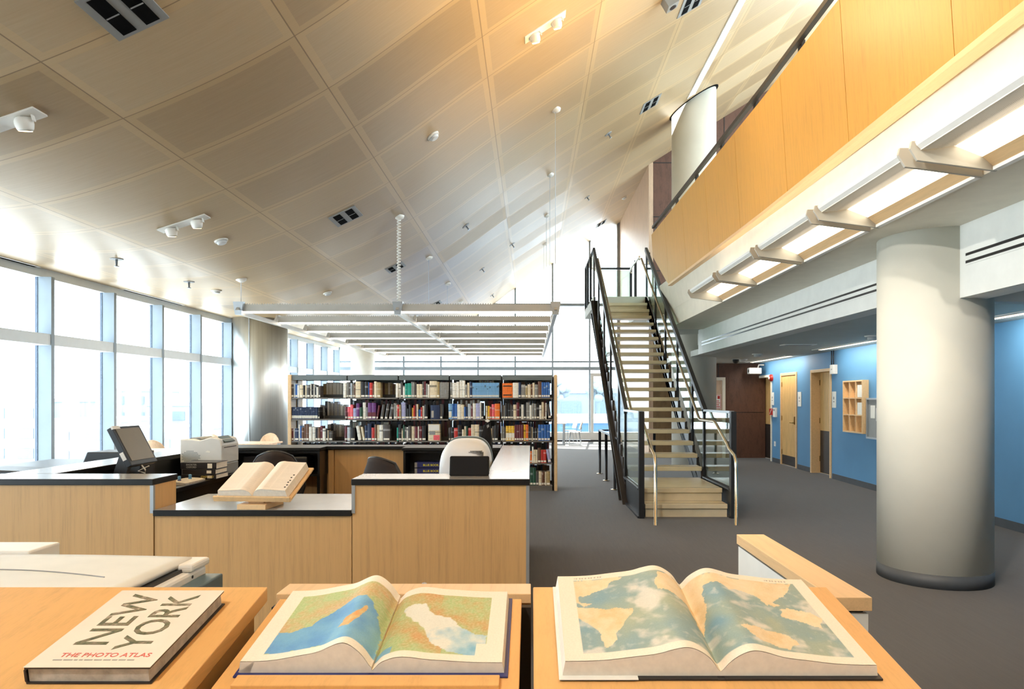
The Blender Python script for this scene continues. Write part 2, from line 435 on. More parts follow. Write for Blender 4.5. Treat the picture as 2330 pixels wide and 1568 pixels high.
# blue corridor wall (turned a little from the room's axis) ---------------------
def wx(D): return 5.5+.03*D
def wD(px): return 5.5/((px-CX)/F-.03)
doors = [(1722, 1757), (1777.5, 1814), (1846, 1892.5)]
segs = []
cuts = sorted([(wD(b), wD(a)) for a, b in doors])
edge = -3.0
mb = MB()
def wall_seg(mb, d0, d1, z0, z1, t=.2): mb.prism([(wx(d0), d0), (wx(d1), d1), (wx(d1)+t, d1), (wx(d0)+t, d0)], 'z', z0, z1)
bb = MB()
for a, b in cuts:
    wall_seg(mb, edge, a, 0, 2.7); wall_seg(mb, a, b, 2.17, 2.7)
    bb.prism([(wx(edge)-.012, edge), (wx(a-.05)-.012, a-.05), (wx(a-.05)+.01, a-.05), (wx(edge)+.01, edge)], 'z', 0, .105)
    edge = b
wall_seg(mb, edge, 18.8, 0, 2.7)
struct('wall_right', mb, M['blue'], 'bright blue painted corridor wall with three doors', 'wall')
struct('baseboard_right', bb, M['base'], 'grey rubber skirting along the foot of the blue wall', 'skirting')

def wall_local(D): return Matrix.Translation((wx(D), D, 0)) @ Matrix.Rotation(math.atan2(-.03, 1), 4, 'Z')
RZ = math.atan2(-.03, 1)
def wall_thing(name, label, cat, D, kind=None, group=None):
    """an Empty on the blue wall: its own x points out of the wall (negative = into the room), y runs along it"""
    return thing(name, label, cat, (wx(D), D, 0), group, (0, 0, RZ), kind)
lab = ['recessed maple door with dark lower half at the corridor end', 'flush maple door with lever handle in the blue wall', 'recessed maple door with dark brown lower half nearest the column']
frm = [M['cream'], M['desk_edge'], M['desk_edge']]
for i, (a, b) in enumerate(doors):
    d0, d1 = wD(b), wD(a); L = (d1-d0)*1.0005
    t = wall_thing('door_%d' % (i+1), lab[i], 'door', d0, 'structure')
    rec = .0 if i == 1 else .16
    fr = MB().box(-.025, rec+.03, 0, .06, 0, 2.17).box(-.025, rec+.03, L-.06, L, 0, 2.17).box(-.025, rec+.03, .06, L-.06, 2.11, 2.17)
    struct('door_frame', fr, frm[i], parent=t, bevel=.004)
    lf = struct('door_leaf', B(rec, rec+.045, .06, L-.06, .01, 2.11), M['door'], parent=t)
    kh = .24 if i == 1 else .9
    struct('kick_plate', B(rec-.006, rec+.002, .09, L-.09, .02, kh), M['bronze'], parent=t)
    hy = .17
    hd = MB().box(rec-.012, rec+.01, hy-.025, hy+.025, .98, 1.16)
    hd.tube([(rec-.01, hy, 1.02), (rec-.055, hy, 1.02), (rec-.06, hy+.02, 1.02), (rec-.06, hy+.14, 1.02)], .011, 8)
    struct('door_handle', hd, M['brass'], parent=t)
    hg = MB()
    for z in (.25, 1.05, 1.85): hg.box(rec-.014, rec+.004, L-.075, L-.055, z, z+.11)
    struct('hinge', hg, M['brass'], parent=t)
t = thing('door_5', 'tan door with red-lettered notice in the brown end wall', 'door', (4.55, 18.59, 0), kind='structure')
struct('door_frame', MB().box(4.08, 4.14, 18.54, 18.62, 0, 2.13).box(5.05, 5.13, 18.54, 18.62, 0, 2.13).box(4.14, 5.05, 18.54, 18.62, 2.05, 2.13), M['cream'], parent=t)
struct('door_leaf', B(4.14, 5.05, 18.56, 18.60, .01, 2.05), M['wallwood'], parent=t)

# corridor ceiling, beam, soffit, upper floor -------------------------------------
struct('ceiling_hall', MB().box(3.55, 6.6, Y0, 19.6, 2.50, 2.62), M['soffit'], 'low grey ceiling over the corridor', 'ceiling')
struct('trim_4', MB().box(3.5, 3.75, 6.3, 14.7, 2.49, 3.0).box(3.5, 3.75, Y0, 6.1, 2.39, 3.0).box(3.75, 4.6, 5.95, 6.1, 2.39, 2.52), M['white'], 'white beam along the corridor at ceiling height', 'beam')
def ex(D): return 2.86-.010*max(0, D-4)            # lower outer edge of the balcony front
def bow(D): return -.018*max(0, D-8)               # the guard bows towards the room at its far end
N = 24
Ds = [Y0+(14.3-Y0)*i/N for i in range(N+1)]
def strip(mb, prof_at, Ds):
    secs = [prof_at(D) for D in Ds]; m = len(secs[0])
    vs = [(p[0], D, p[1]) for D, s in zip(Ds, secs) for p in s]
    fs = [(i*m+k, i*m+(k+1) % m, (i+1)*m+(k+1) % m, (i+1)*m+k) for i in range(len(Ds)-1) for k in range(m)]
    fs += [tuple(range(m)), tuple((len(Ds)-1)*m+k for k in reversed(range(m)))]
    fs = [tuple(reversed(f)) for f in fs]
    return mb.add(vs, fs)
fas = strip(MB(), lambda D: [(ex(D), 2.98), (3.7, 2.98), (3.7, 3.86), (ex(D)-.03+bow(D), 3.86), (ex(D)-.02, 3.3)], Ds)
struct('wall_balcony', fas, M['cream'], 'cream fascia and grey underside of the upper floor balcony', 'wall')
struct('ceiling_slab', MB().box(3.7, 9.2, Y0, 16.0, 2.75, 3.88).box(2.7, 9.2, 16.0, 19.5, 3.62, 3.88).box(2.8, 3.7, 14.3, 16, 3.0, 3.86), M['soffit'], 'upper floor slab over the corridor', 'floor')
struct('wall_upper', MB().box(9.2, 9.4, Y0, 19.7, 3.5, 4.7).box(9.2, 9.4, Y0, 19.7, 11.2, 12.3).box(9.2, 9.4, 18.8, 19.7, 4.7, 11.2).box(9.2, 9.4, Y0, -1.2, 4.7, 11.2), M['white'], 'white outer wall of the upper floor', 'wall')
k = len(win)+9
w = struct('window_%d' % k, MB().box(9.22, 9.34, -1.2, 18.8, 7.9, 8.0), M['frame'], 'wide window on the outer wall of the upper floor', 'window')
struct('pane', B(9.27, 9.28, -1.2, 18.8, 4.7, 11.2), M['glass'], parent=w)
struct('wall_back', MB().box(-7.3, 9.4, Y0-.2, Y0, -.2, 12.5), M['cream'], 'cream wall behind the viewpoint', 'wall')

# columns -------------------------------------------------------------------
def column(name, x, y, r, z1, mat, label, base=None):
    c = thing(name, label, 'column', (x, y, 0), kind='structure')
    struct('shaft', MB().lathe([(r, 0 if base is None else .1), (r, z1)], (x, y, 0), 72), mat, parent=c)
    if base: struct('base', MB().lathe([(r+.004, 0), (r+.004, .115)], (x, y, 0), 72), base, parent=c)
    return c
column('column', 3.54, 6.184, .449, 2.98, M['column'], 'large white round column with grey base between stair and blue wall', M['base'])
c2 = column('column', 3.73, 16.1, .50, 8.6, M['column'], 'white round column rising past the balcony behind the stair')
column('column', 3.54, 6.184, .449, 9.3, M['column'], 'upper part of column') if False else None
c3 = column('column', -6.43, 16.7, .623, 3.55, M['steelclad'], 'stainless steel clad round column left of the bookcase')
struct('seam', MB().box(-6.45, -6.435, 16.066, 16.085, 0, 3.45), M['silver'], parent=c3)
column('column', -6.05, 25.3, .42, 4.2, M['white'], 'distant white round column by the far window wall')
LAMPS = []; AREAS = []
# ================================================================== STAIRCASE
T, R_ = .279, .1768
def nose(n): return 9.29 if n == 1 else 9.55 if n == 2 else 10.71+T*(n-3)
XL, XR = 1.46, 2.66
st = thing('staircase', 'straight open-riser stair with speckled treads and dark steel glass guards', 'staircase', (2.05, 9.3, 0))
for n in range(1, 22):
    d = nose(n); z = n*R_
    dep = 1.30 if n == 2 else (.29 if n == 1 else .33)
    tr = obj('tread', B(XL+.05, (2.60 if n < 3 else 2.605), d, d+dep, z-.064, z), M['terrazzo'], st, bevel=.008)
    obj('nosing_strip', B(XL+.06, 2.59, d+.03, d+.045, z-.001, z+.001), M['bronze'], tr)
for n in (1, 2):
    obj('riser', B(XL+.06, 2.60, nose(n)+.035, nose(n)+.06, (n-1)*R_, n*R_-.055), M['terrazzo'], st)
for n in (20, 21, 22):
    obj('riser', B(XL+.06, 2.60, nose(n)+.04, nose(n)+.055, (n-1)*R_-.01, n*R_-.05), M['terrazzo'], st)
sl = R_/T
for xa, xb, xo in ((XL-.02, XL+.02, XL-.10), (2.60, 2.64, 2.70)):
    top = []
    for n in range(3, 22):
        z = n*R_-.055; d = nose(n)
        top += [(d+.05, z-.125), (d+.05, z), (d+T+.045, z)]
    bot = [(16.0, 3.88), (16.0, 3.62), (11.05, .26), (10.80, .26)]
    mb = MB().prism([(10.72, .26)]+top+bot[:1]+bot[1:3], 'x', xa, xb)
    sg = obj('stringer', mb, M['bronze'], st)
    # channel below: web and two flanges running to the floor
    def zc(d): return (d-10.62)*.672
    ch = MB().prism([(10.42, 0), (10.86, 0), (16.0, zc(16)+.17), (16.0, zc(16)-.13)], 'x', xa+.005, xb-.005)
    lo, hi = min(xa, xo), max(xb, xo)
    ch.prism([(10.40, 0), (10.46, 0), (16.0, zc(16)-.11), (16.0, zc(16)-.15)], 'x', lo, hi)
    ch.prism([(10.84, 0), (10.90, 0), (16.0, zc(16)+.185), (16.0, zc(16)+.145)], 'x', lo, hi)
    obj('channel', ch, M['bronze'], st)
def zr(d): return 1.39+.662*(d-10.7)                 # top of the guard rail
PD = [10.76, 11.55, 12.73, 13.86, 14.96, 16.10]
for side, xg in ((0, XL-.01), (1, 2.655)):
    for d in PD:
        zb = .30 if d < 10.8 else ((d-10.71)/T+3)*R_-.36
        obj('post', B(xg-.022, xg+.022, d-.03, d+.03, zb, zr(d)-.03), M['steelblack'], st)
    obj('top_rail', MB().beam((xg, 10.72, zr(10.72)-.03), (xg, 16.22, zr(16.22)-.03), .06, .085, (0, 0, 1)), M['steelblack'], st)
    for a, b in zip(PD[:-1], PD[1:]):
        gb = lambda d: ((d-10.71)/T+3)*R_-.02
        obj('glass_panel', MB().prism([(a+.05, gb(a)+.05), (b-.05, gb(b)+.05), (b-.05, zr(b)-.09), (a+.05, zr(a)-.09)], 'x', xg-.005, xg+.005), M['railglass'], st)
    # lower guard beside the two bottom steps
    xa = xg-.0
    obj('newel_post', B(xa-.035, xa+.035, 9.20, 9.29, 0, 1.40), M['steelblack'], st)
    obj('lower_rail', B(xa-.03, xa+.03, 9.29, 10.80, 1.375, 1.405), M['silver'], st)
    obj('glass_panel', B(xa-.005, xa+.005, 9.31, 10.70, .40, 1.37), M['railglass'], st)
    sk = MB().box(xa-.012, xa+.012, 9.29, 10.62, .02, .37).box(xa-.04, xa+.04, 9.29, 10.75, .36, .385).box(xa-.05, xa+.03, 9.22, 10.5, 0, .025)
    obj('skirt_panel', sk, M['steelblack'], st)
for xh, s_ in ((1.545, 1), (2.545, -1)):
    pts = [(xh, 8.72, 0), (xh, 8.72, .70), (xh, 8.74, .80), (xh, 8.80, .86), (xh, 9.02, .92), (xh, 9.12, .98), (xh, 9.66, 1.22), (xh, 9.76, 1.25), (xh, 10.55, 1.25)]
    pts += [(xh, 10.66, 1.28), (xh, 16.2, 1.28+.634*5.54), (xh, 16.5, 1.28+.634*5.6)]
    obj('handrail', MB().tube(pts, .021, 12), M['stainless'], st)
    xg = XL if s_ == 1 else 2.65
    for d in PD[1:]:
        obj('handrail_bracket', MB().tube([(xg, d, 1.19+.634*(d-10.66)), (xh, d, 1.20+.634*(d-10.66)), (xh, d, 1.265+.634*(d-10.66))], .008, 8), M['stainless'], st)
# top landing and its guard
obj('landing', MB().box(1.42, 2.72, 16.0, 18.5, 3.66, 3.89), M['soffit'], st)
gp = MB()
for xx, yy, top in ((1.44, 16.9, 4.98), (1.44, 17.7, 4.98), (1.44, 18.44, 4.98), (2.62, 18.44, 4.98), (2.66, 17.9, 5.08), (2.9, 17.3, 5.16)):
    obj('post', B(xx-.03, xx+.03, yy-.03, yy+.03, 3.86 if xx < 2.7 else 3.88, top), M['steelblack'], st)
obj('landing_rail', MB().beam((1.44, 16.12, 4.98), (1.44, 18.48, 4.98), .05, .05).beam((1.42, 18.46, 4.98), (2.64, 18.46, 4.98), .05, .05), M['steelblack'], st)
obj('handrail', MB().tube([(2.62, 18.4, 4.86), (2.56, 18.2, 4.84), (2.52, 17.6, 4.86), (2.55, 16.9, 4.90), (2.545, 16.5, 4.9)], .021, 10), M['stainless'], st)
obj('glass_panel', B(1.435, 1.445, 16.2, 18.4, 3.95, 4.93), M['railglass'], st)
obj('glass_panel', B(1.5, 2.6, 18.455, 18.465, 3.95, 4.93), M['railglass'], st)

# low rail under the stair
lr = thing('guard_rail', 'low black steel rail with three posts under the stair', 'rail', (1.44, 13.4, 0))
for d in (14.7, 13.45, 12.1):
    p = obj('post', MB().tube([(1.44, d, .012), (1.44, d, .90)], .028, 12), M['steelblack'], lr)
    obj('floor_flange', MB().lathe([(.065, 0), (.065, .01), (.03, .018)], (1.44, d, 0), 20), M['stainless'], p)
obj('rail', MB().beam((1.44, 11.6, .91), (1.44, 14.73, .91), .05, .03).beam((1.41, 14.7, .91), (2.6, 14.7, .91), .05, .03), M['steelblack'], lr)
obj('post', MB().tube([(2.58, 14.7, .0), (2.58, 14.7, .90)], .028, 12), M['steelblack'], lr)

# ================================================================== BALCONY GUARD
gd = thing('balcony_guard', 'long maple panelled balcony guard topped by a dark rail', 'guard', (2.68, 6, 3.7))
def pb(D): return 2.70+bow(D)                         # face of the panel at its foot
def pt(D): return 2.62+bow(D)
joints = [Y0, -1.45, 0, 1.5, 3.0, 4.48, 5.97, 7.40, 9.0, 10.45, 11.9, 13.3]
for a, b in zip(joints[:-1], joints[1:]):
    n_ = 5; Dd = [a+.004+(b-a-.008)*i/n_ for i in range(n_+1)]
    obj('panel', strip(MB(), lambda D: [(pb(D), 3.74), (pb(D)+.035, 3.74), (pt(D)+.035, 4.97), (pt(D), 4.97)], Dd), M['panel'], gd)
# last panel: its foot is cut back along a rising line
a, b = 13.304, 14.6
Dd = [a+(b-a)*i/8 for i in range(9)]
def lastp(D):
    z0 = 3.74+max(0, (D-13.35))*.62; f = (z0-3.74)/1.23
    x0 = pb(D)+(pt(D)-pb(D))*f
    return [(x0, z0), (x0+.035, z0), (pt(D)+.035, 4.97), (pt(D), 4.97)]
obj('panel', strip(MB(), lastp, Dd), M['panel'], gd)
obj('bottom_lip', strip(MB(), lambda D: [(pb(D)-.012, 3.70), (pb(D)+.10, 3.70), (pb(D)+.10, 3.742), (pb(D)-.012, 3.742)], [Y0+i*(13.3-Y0)/16 for i in range(17)]), M['desk_edge'], gd)
for k_ in range(10):
    D = 12.6-1.395*k_
    x_ = pt(D)+.082
    obj('post', B(x_-.018, x_+.018, D-.05, D+.05, 4.62, 5.13), M['bronze'], gd)
obj('top_rail', strip(MB(), lambda D: [(pt(D), 5.085), (pt(D)+.055, 5.085), (pt(D)+.055, 5.135), (pt(D), 5.135)], [Y0+i*(14.55-Y0)/16 for i in range(17)]), M['bronze'], gd)
obj('end_post', B(pt(14.5)+.062, pt(14.5)+.10, 14.46, 14.56, 4.62, 5.10), M['bronze'], gd)

# ================================================================== LINEAR LIGHTS UNDER THE BALCONY
def linear_fixture(D0, D1, label):
    t = thing('linear_light', label, 'light fixture', (2.6, (D0+D1)/2, 3.0), 'linear lights under the balcony edge')
    e0 = ex((D0+D1)/2)
    for D in (D0, D1-.02):
        pl = [(e0+.0, 2.965), (e0+.0, 3.06), (e0-.40, 3.15), (e0-.525, 3.15), (e0-.535, 3.105), (e0-.49, 3.03)]
        obj('end_plate', MB().prism(pl, 'y', D, D+.022), M['plate'], t, bevel=.003)
    c0, c1 = D0+.03, D1-.03
    obj('outer_lip', MB().prism([(e0-.512, 3.14), (e0-.502, 3.118), (e0-.478, 3.096), (e0-.472, 3.104), (e0-.494, 3.126), (e0-.503, 3.145)], 'y', c0, c1), M['offwhite'], t)
    obj('reflector', MB().prism([(e0-.477, 3.09), (e0-.36, 3.10), (e0-.255, 3.118), (e0-.255, 3.126), (e0-.36, 3.11), (e0-.477, 3.099)], 'y', c0, c1), M['perf'], t)
    obj('lamp_lens', MB().prism([(e0-.257, 3.112), (e0-.10, 3.05), (e0-.10, 3.062), (e0-.257, 3.124)], 'y', c0, c1), M['tubewarm'], t)
    obj('inner_reflector', MB().prism([(e0-.10, 3.05), (e0-.03, 2.99), (e0-.03, 3.0), (e0-.10, 3.062)], 'y', c0, c1), M['desk_edge'], t)
    obj('inner_lip', MB().prism([(e0-.035, 2.968), (e0, 2.965), (e0, 2.985), (e0-.035, 2.99)], 'y', c0, c1), M['offwhite'], t)
    AREAS.append(('up', (e0-.40, (D0+D1)/2, 3.20), (-.5, 0, .87), .10, D1-D0-.1, max(12, 62-5*(D0+D1)/2), (1.0, .64, .22)))
spans = [(8.80, 10.20), (7.34, 8.70), (5.87, 7.24), (4.43, 5.77), (2.95, 4.33), (1.5, 2.88), (.02, 1.42)]
for i, (a, b) in enumerate(spans):
    linear_fixture(a, b, 'warm linear light on the balcony edge, %s from its far end' % ords[i])

# ================================================================== CEILING FITTINGS
def ceil_thing(name, x, y, label, cat, group=None, X=None, D=None):
    if X is None: p, a = on_ceiling(x, y)
    else: p, a = Vector((X, D, prof(X))), math.atan(slope(X))
    return thing(name, label, cat, p, group, (0, -a, 0)), p, a
def vent(x, y, label, k=1.0):
    t, p, a = ceil_thing('air_vent', x, y, label, 'air vent', 'double slot air vents in the ceiling')
    fr = MB().box(-.21*k, .21*k, -.26*k, .26*k, -.010, .006)
    obj('frame', fr, M['midgrey'], t)
    for sx in (-1, 1):
        s = obj('slot', B(sx*.095*k-.055*k, sx*.095*k+.055*k, -.22*k, .22*k, -.014, -.006), M['void'], t)
        obj('damper', B(sx*.095*k-.05*k, sx*.095*k+.05*k, -.006*k, .006*k, -.017, -.013), M['midgrey'], s)
vent(282, 8, 'grey double-slot air vent at top edge above the copier', .95)
vent(787, 492, 'grey double-slot air vent in the ceiling above the bookcase')
vent(900, 607, 'small double-slot vent right above the pendant light rack', .9)
vent(990, 692, 'farthest double-slot vent just over the pendant light rack', .9)
vent(1480, 236, 'double-slot air vent beside the upper column')
vent(1575, 2, 'double-slot air vent next to the bright ceiling lamp strip')
vent(1368, 508, 'double-slot air vent near the top of the far glass wall', .9)
def twin_spot(x, y, label, tgt, W_=150, X=None, D=None):
    t, p, a = ceil_thing('twin_spotlight', x, y, label, 'spotlight', 'twin spotlights recessed in the ceiling', X, D)
    obj('mounting_plate', B(-.30, .30, -.085, .085, -.012, .004), M['offwhite'], t, bevel=.004)
    for sx in (-.16, .16):
        q = [(.05, .0), (.062, -.02), (.066, -.05), (.060, -.085), (.050, -.105), (.044, -.095)]
        hd = MB().lathe([(r, z) for r, z in reversed(q)], (0, 0, 0), 24)
        rotm = Matrix.Translation((sx, 0, 0)) @ Matrix.Rotation(.35, 4, 'Y') @ Matrix.Rotation(.3, 4, 'X')
        h = obj('lamp_head', hd.moved(rotm), M['offwhite'], t)
        obj('bulb', MB().lathe([(.046, -.108), (.046, -.102)], (0, 0, 0), 20).moved(rotm), M['halogen'], h)
        ya = MB()
        for s2 in (-1, 1): ya.box(sx+s2*.072-.005, sx+s2*.072+.005, -.016, .016, -.06, 0)
        obj('yoke', ya, M['offwhite'], h)
    v = Vector(tgt)-p
    LAMPS.append((p+v.normalized()*.28, v, W_))
twin_spot(8, 272, 'twin spotlight on the grey part of ceiling near the left edge', (-3, 5.5, 0))
twin_spot(418, 507, 'twin spotlight on ceiling above the left windows and desk monitor', (-2.5, 7, 0))
twin_spot(1240, 60, 'twin spotlight glowing in the orange part of the ceiling', (2.6, 6, 4.3), 160)
twin_spot(0, 0, 'unseen twin spotlight added over the viewpoint to brighten the balcony', (2.62, 3.6, 4.3), 150, -.4, 1.6)  # added out of view to warm the balcony panels
twin_spot(0, 0, 'unseen fill spotlight added over the viewpoint, aimed at the white column', (3.2, 6, 1.4), 705, -2.4, 1.0)  # added out of view as fill light on the column shaft
twin_spot(0, 0, 'unseen fill spotlight added behind the viewpoint, aimed at the column foot', (3.1, 6, .2), 900, -1.0, .2)  # added out of view to lift the column's dark lower part
twin_spot(0, 0, 'unseen fill spotlight added behind the viewpoint, aimed at the reading stands', (.1, 1.5, 1), 400, -1.6, -.9)  # added out of view as fill on the stands and open books
t, p, a = ceil_thing('ceiling_box', 1518, -6, 'small grey box hanging from the ceiling at the top edge', 'box')
obj('housing', B(-.09, .09, -.09, .09, -.16, .0), M['midgrey'], t, bevel=.006)
obj('lens_ring', MB().lathe([(.05, -.17), (.05, -.15)], (0, 0, 0), 20), M['black'], t)
def sprinkler(x, y, label):
    t, p, a = ceil_thing('sprinkler_head', x, y, label, 'sprinkler', 'sprinkler heads in the ceiling')
    obj('escutcheon', MB().lathe([(.075, -.008), (.085, 0)], (0, 0, 0), 20), M['midgrey'], t)
    obj('nozzle', MB().lathe([(.03, -.105), (.03, -.095), (.012, -.09), (.016, -.008)], (0, 0, 0), 12), M['silver'], t)
for x, y, l in ((265, 588, 'silver sprinkler hanging from white ceiling nearest the left windows'), (430, 641, 'silver sprinkler in the ceiling left of the pendant rack end'),
                (1060, 513, 'silver sprinkler on the bright ceiling patch beside the curled cord'), (1097, 612, 'silver sprinkler on the ceiling above middle of light rack'),
                (1384, 303, 'sprinkler on tan ceiling left of the upper column'), (1336, 448, 'sprinkler on ceiling above the stair head'),
                (1165, 556, 'sprinkler on the bright ceiling patch left of the long cables'), (1120, 671, 'farthest sprinkler just above the pendant rack')):
    sprinkler(x, y, l)
def detector(x, y, label):
    t, p, a = ceil_thing('smoke_detector', x, y, label, 'smoke detector', 'smoke detectors on the ceiling')
    obj('base', MB().lathe([(.085, -.02), (.09, 0)], (0, 0, 0), 24), M['offwhite'], t)
    obj('sensor', MB().lathe([(.045, -.055), (.06, -.045), (.065, -.02)], (0, 0, 0), 24), M['lightgrey'], t)
for x, y, l in ((492, 660, 'round smoke detector on ceiling above the left window corner'), (985, 306, 'round white detector on tan ceiling in the open middle area'),
                (503, 545, 'round detector on the ceiling right of the twin spotlight'), (745, 665, 'round white detector above left half of the light rack'),
                (1420, 449, 'small warm-lit detector beside the wood clad side wall')):
    detector(x, y, l)

for (xa, ya, xb, yb, l_) in ((280, 657, 432, 694, 'thin linear air slot in the ceiling along the farther windows'), (-40, 573, 95, 606, 'thin linear air slot in the ceiling along the nearest windows')):
    (pa, _), (pb_, _) = on_ceiling(xa, ya), on_ceiling(xb, yb)
    t = thing('linear_diffuser', l_, 'air diffuser', pa, 'linear air slots by the windows')
    obj('frame', B(pa.x-.06, pa.x+.06, pa.y, pb_.y, pa.z-.012, pa.z+.004), M['offwhite'], t)
    obj('slot', B(pa.x-.02, pa.x+.02, pa.y+.03, pb_.y-.03, pa.z-.015, pa.z-.009), M['void'], t)
# recessed linear lamp strip in the ceiling
t = thing('ceiling_lamp_strip', 'long bright recessed lamp strip running across the upper ceiling', 'lamp', (3.5, 10, prof(3.5)), None, (0, -math.atan(slope(3.5)), 0))
obj('trim', MB().box(-.10, -.075, -7, 5.4, -.02, .01).box(.075, .10, -7, 5.4, -.02, .01), M['offwhite'], t)
for k_ in range(7):
    y = 5.4-1.75*(k_+1)
    obj('diffuser', B(-.075, .075, y+.015, y+1.735, -.012, .0), M['strip'], t)
rg = MB(); vs = []; fs = []; n_ = 64
for q in range(n_):
    a_ = 2*PI*q/n_; ca, sa = math.cos(a_), math.sin(a_)
    for r_ in (.50, .545):
        X_ = 3.73+r_*ca; vs += [(X_, 16.1+r_*sa, prof(X_)-.012), (X_, 16.1+r_*sa, prof(X_)+.01)]
for q in range(n_):
    a_, b_ = q*4, ((q+1) % n_)*4
    fs += [(a_, b_, b_+2, a_+2), (a_+1, a_+3, b_+3, b_+1), (a_+2, b_+2, b_+3, a_+3), (a_, a_+1, b_+1, b_)]
struct('trim_5', rg.add(vs, fs), M['void'], 'dark shadow gap ring where the column meets the ceiling', 'ring')
struct('trim_6', MB().prism([(5.20, prof(5.2)-.004), (5.212, prof(5.212)-.004), (5.212, prof(5.212)+.02), (5.20, prof(5.2)+.02)], 'y', 4.5, 9.9), M['black'], 'thin dark slot in the upper ceiling right of lamp strip', 'slot')

# ================================================================== PENDANT LIGHT RACK
PD1, PS, PH, NR = 11.5, 1.672, 2.97, 8
pr = thing('pendant_light_rack', 'large suspended rack of fluorescent lights above the bookcase', 'light fixture', (-2.15, 17, PH))
RX = [-4.74, -2.16, .40]
def railsec(X, w): return [(X-w*.5, PH-.03), (X+w*.5, PH-.03), (X+w*1.1, PH+.17), (X-w*1.1, PH+.17)]
for i, X in enumerate(RX):
    r_ = obj('rail', MB().prism([(X-.03, PH-.035), (X+.03, PH-.035), (X+.03, PH+.03), (X-.03, PH+.03)], 'y', PD1-.05, PD1+PS*(NR-1)+.15), M['fixture'], pr)
    obj('end_cap', MB().prism([(X-.05, PH-.04), (X+.05, PH-.04), (X+.085, PH+.17), (X-.085, PH+.17)], 'y', PD1-.12, PD1-.05), M['silver'], r_)
    for j in range(NR):
        D = PD1+PS*j
        obj('bracket', MB().prism([(D-.18, PH+.03), (D+.10, PH+.03), (D+.10, PH+.16), (D-.02, PH+.16)], 'x', X-.022, X+.022), M['fixture'], r_)
for j in range(NR):
    D = PD1+PS*j
    for a, b in ((RX[0]+.03, RX[1]-.03), (RX[1]+.03, RX[2]-.03)):
        sec = [(D-.075, PH+.02), (D-.06, PH+.02), (D-.045, PH+.10), (D+.045, PH+.10), (D+.06, PH+.02), (D+.075, PH+.02), (D+.055, PH+.135), (D-.055, PH+.135)]
        h = obj('reflector', MB().prism(sec, 'x', a, b), M['fixture'], pr)
        obj('tube', B(a+.02, b-.02, D-.055, D+.055, PH+.0, PH+.022), M['tube'], h)
        fl = MB()
        nn = 60
        for q in range(nn):
            xx = a+.05+(b-a-.1)*q/(nn-1); fl.box(xx-.008, xx+.008, D-.05, D-.042, PH+.135, PH+.15)
        obj('louvre', fl, M['fixture'], h)
for j in (0, 2, 4, 6):
    for i, X in enumerate(RX):
        D = PD1+PS*j
        z1 = prof(X)
        if i == 1 and j == 0:
            nn = 160; pts = [(X+.025*math.cos(q*1.15), D+.025*math.sin(q*1.15), PH+.16+(z1-PH-.16)*q/nn) for q in range(nn+1)]
            cb = obj('power_cord', MB().tube(pts, .012, 6), M['offwhite'], pr)
        else: cb = obj('cable', MB().tube([(X, D, PH+.1), (X, D, z1)], .0045, 6), M['silver'], pr)
        obj('canopy', MB().lathe([(.03, -.05), (.08, -.02), (.09, .02)], (X, D, z1), 20), M['offwhite'], cb)
for D, e in ((13.0, 70), (17.5, 70), (21.5, 70)):
    AREAS.append(('down', (-2.15, D, PH-.06), (0, 0, -1), 4.8, 3.5, e, (1, .92, .82)))
# ================================================================== BOOKCASE
BD = 11.95
PXM = F/BD
def bx(px): return (px-CX)/PXM
def bz(py): return EYE+(CY-py)/PXM
bc = thing('bookcase', 'long double-faced grey steel bookcase with wooden end panels', 'bookcase', (-1.85, BD+.3, 0))
XB0, XB1 = bx(655), bx(1268)
for a, b in ((XB0, XB0+.055), (XB1-.05, XB1)):
    obj('end_panel', B(a, b, BD-.01, BD+.62, 0, 1.975), M['desk_edge'], bc, bevel=.004)
UP = [661.5, 789, 906, 1022, 1141, 1258.5]
SH = [1.585, 1.219, .85, .472, .091]
for u in UP:
    x = bx(u)
    obj('upright', B(x-.018, x+.018, BD+.29, BD+.33, 0, 1.95), M['shelfdark'], bc)
for a, b in zip(UP[:-1], UP[1:]):
    xa, xb = bx(a)+.012, bx(b)-.012
    obj('canopy', MB().box(xa, xb, BD+.02, BD+.60, 1.955, 1.972).box(xa, xb, BD+.02, BD+.032, 1.885, 1.955).box(xa, xb, BD+.588, BD+.60, 1.885 if a < 700 else 1.84, 1.955), M['canopy'], bc)
    lip = a > 700
    for i, z in enumerate(SH):
        for q, (y0, y1) in enumerate(((BD, BD+.285), (BD+.335, BD+.61))):
            mb = MB().box(xa, xb, y0, y1, z-.022, z)
            if i == 4: mb.box(xa, xb, y0+(.01 if q == 0 else .2), y0+(.02 if q == 0 else .25), 0, z-.02)
            if q == 1 and i < 4 and lip: mb.box(xa, xb, y1-.012, y1, z-.065, z-.022)
            s = obj('shelf', mb, M['shelf'], bc)
            if q == 0:
                obj('back_stop', B(xa, xb, BD+.278, BD+.284, z, z+.055), M['shelfdark'], s)
                for xx in (xa, xb-.003): obj('shelf_bracket', B(xx, xx+.003, BD+.02, BD+.28, z-.02, z+.12), M['shelfdark'], s)

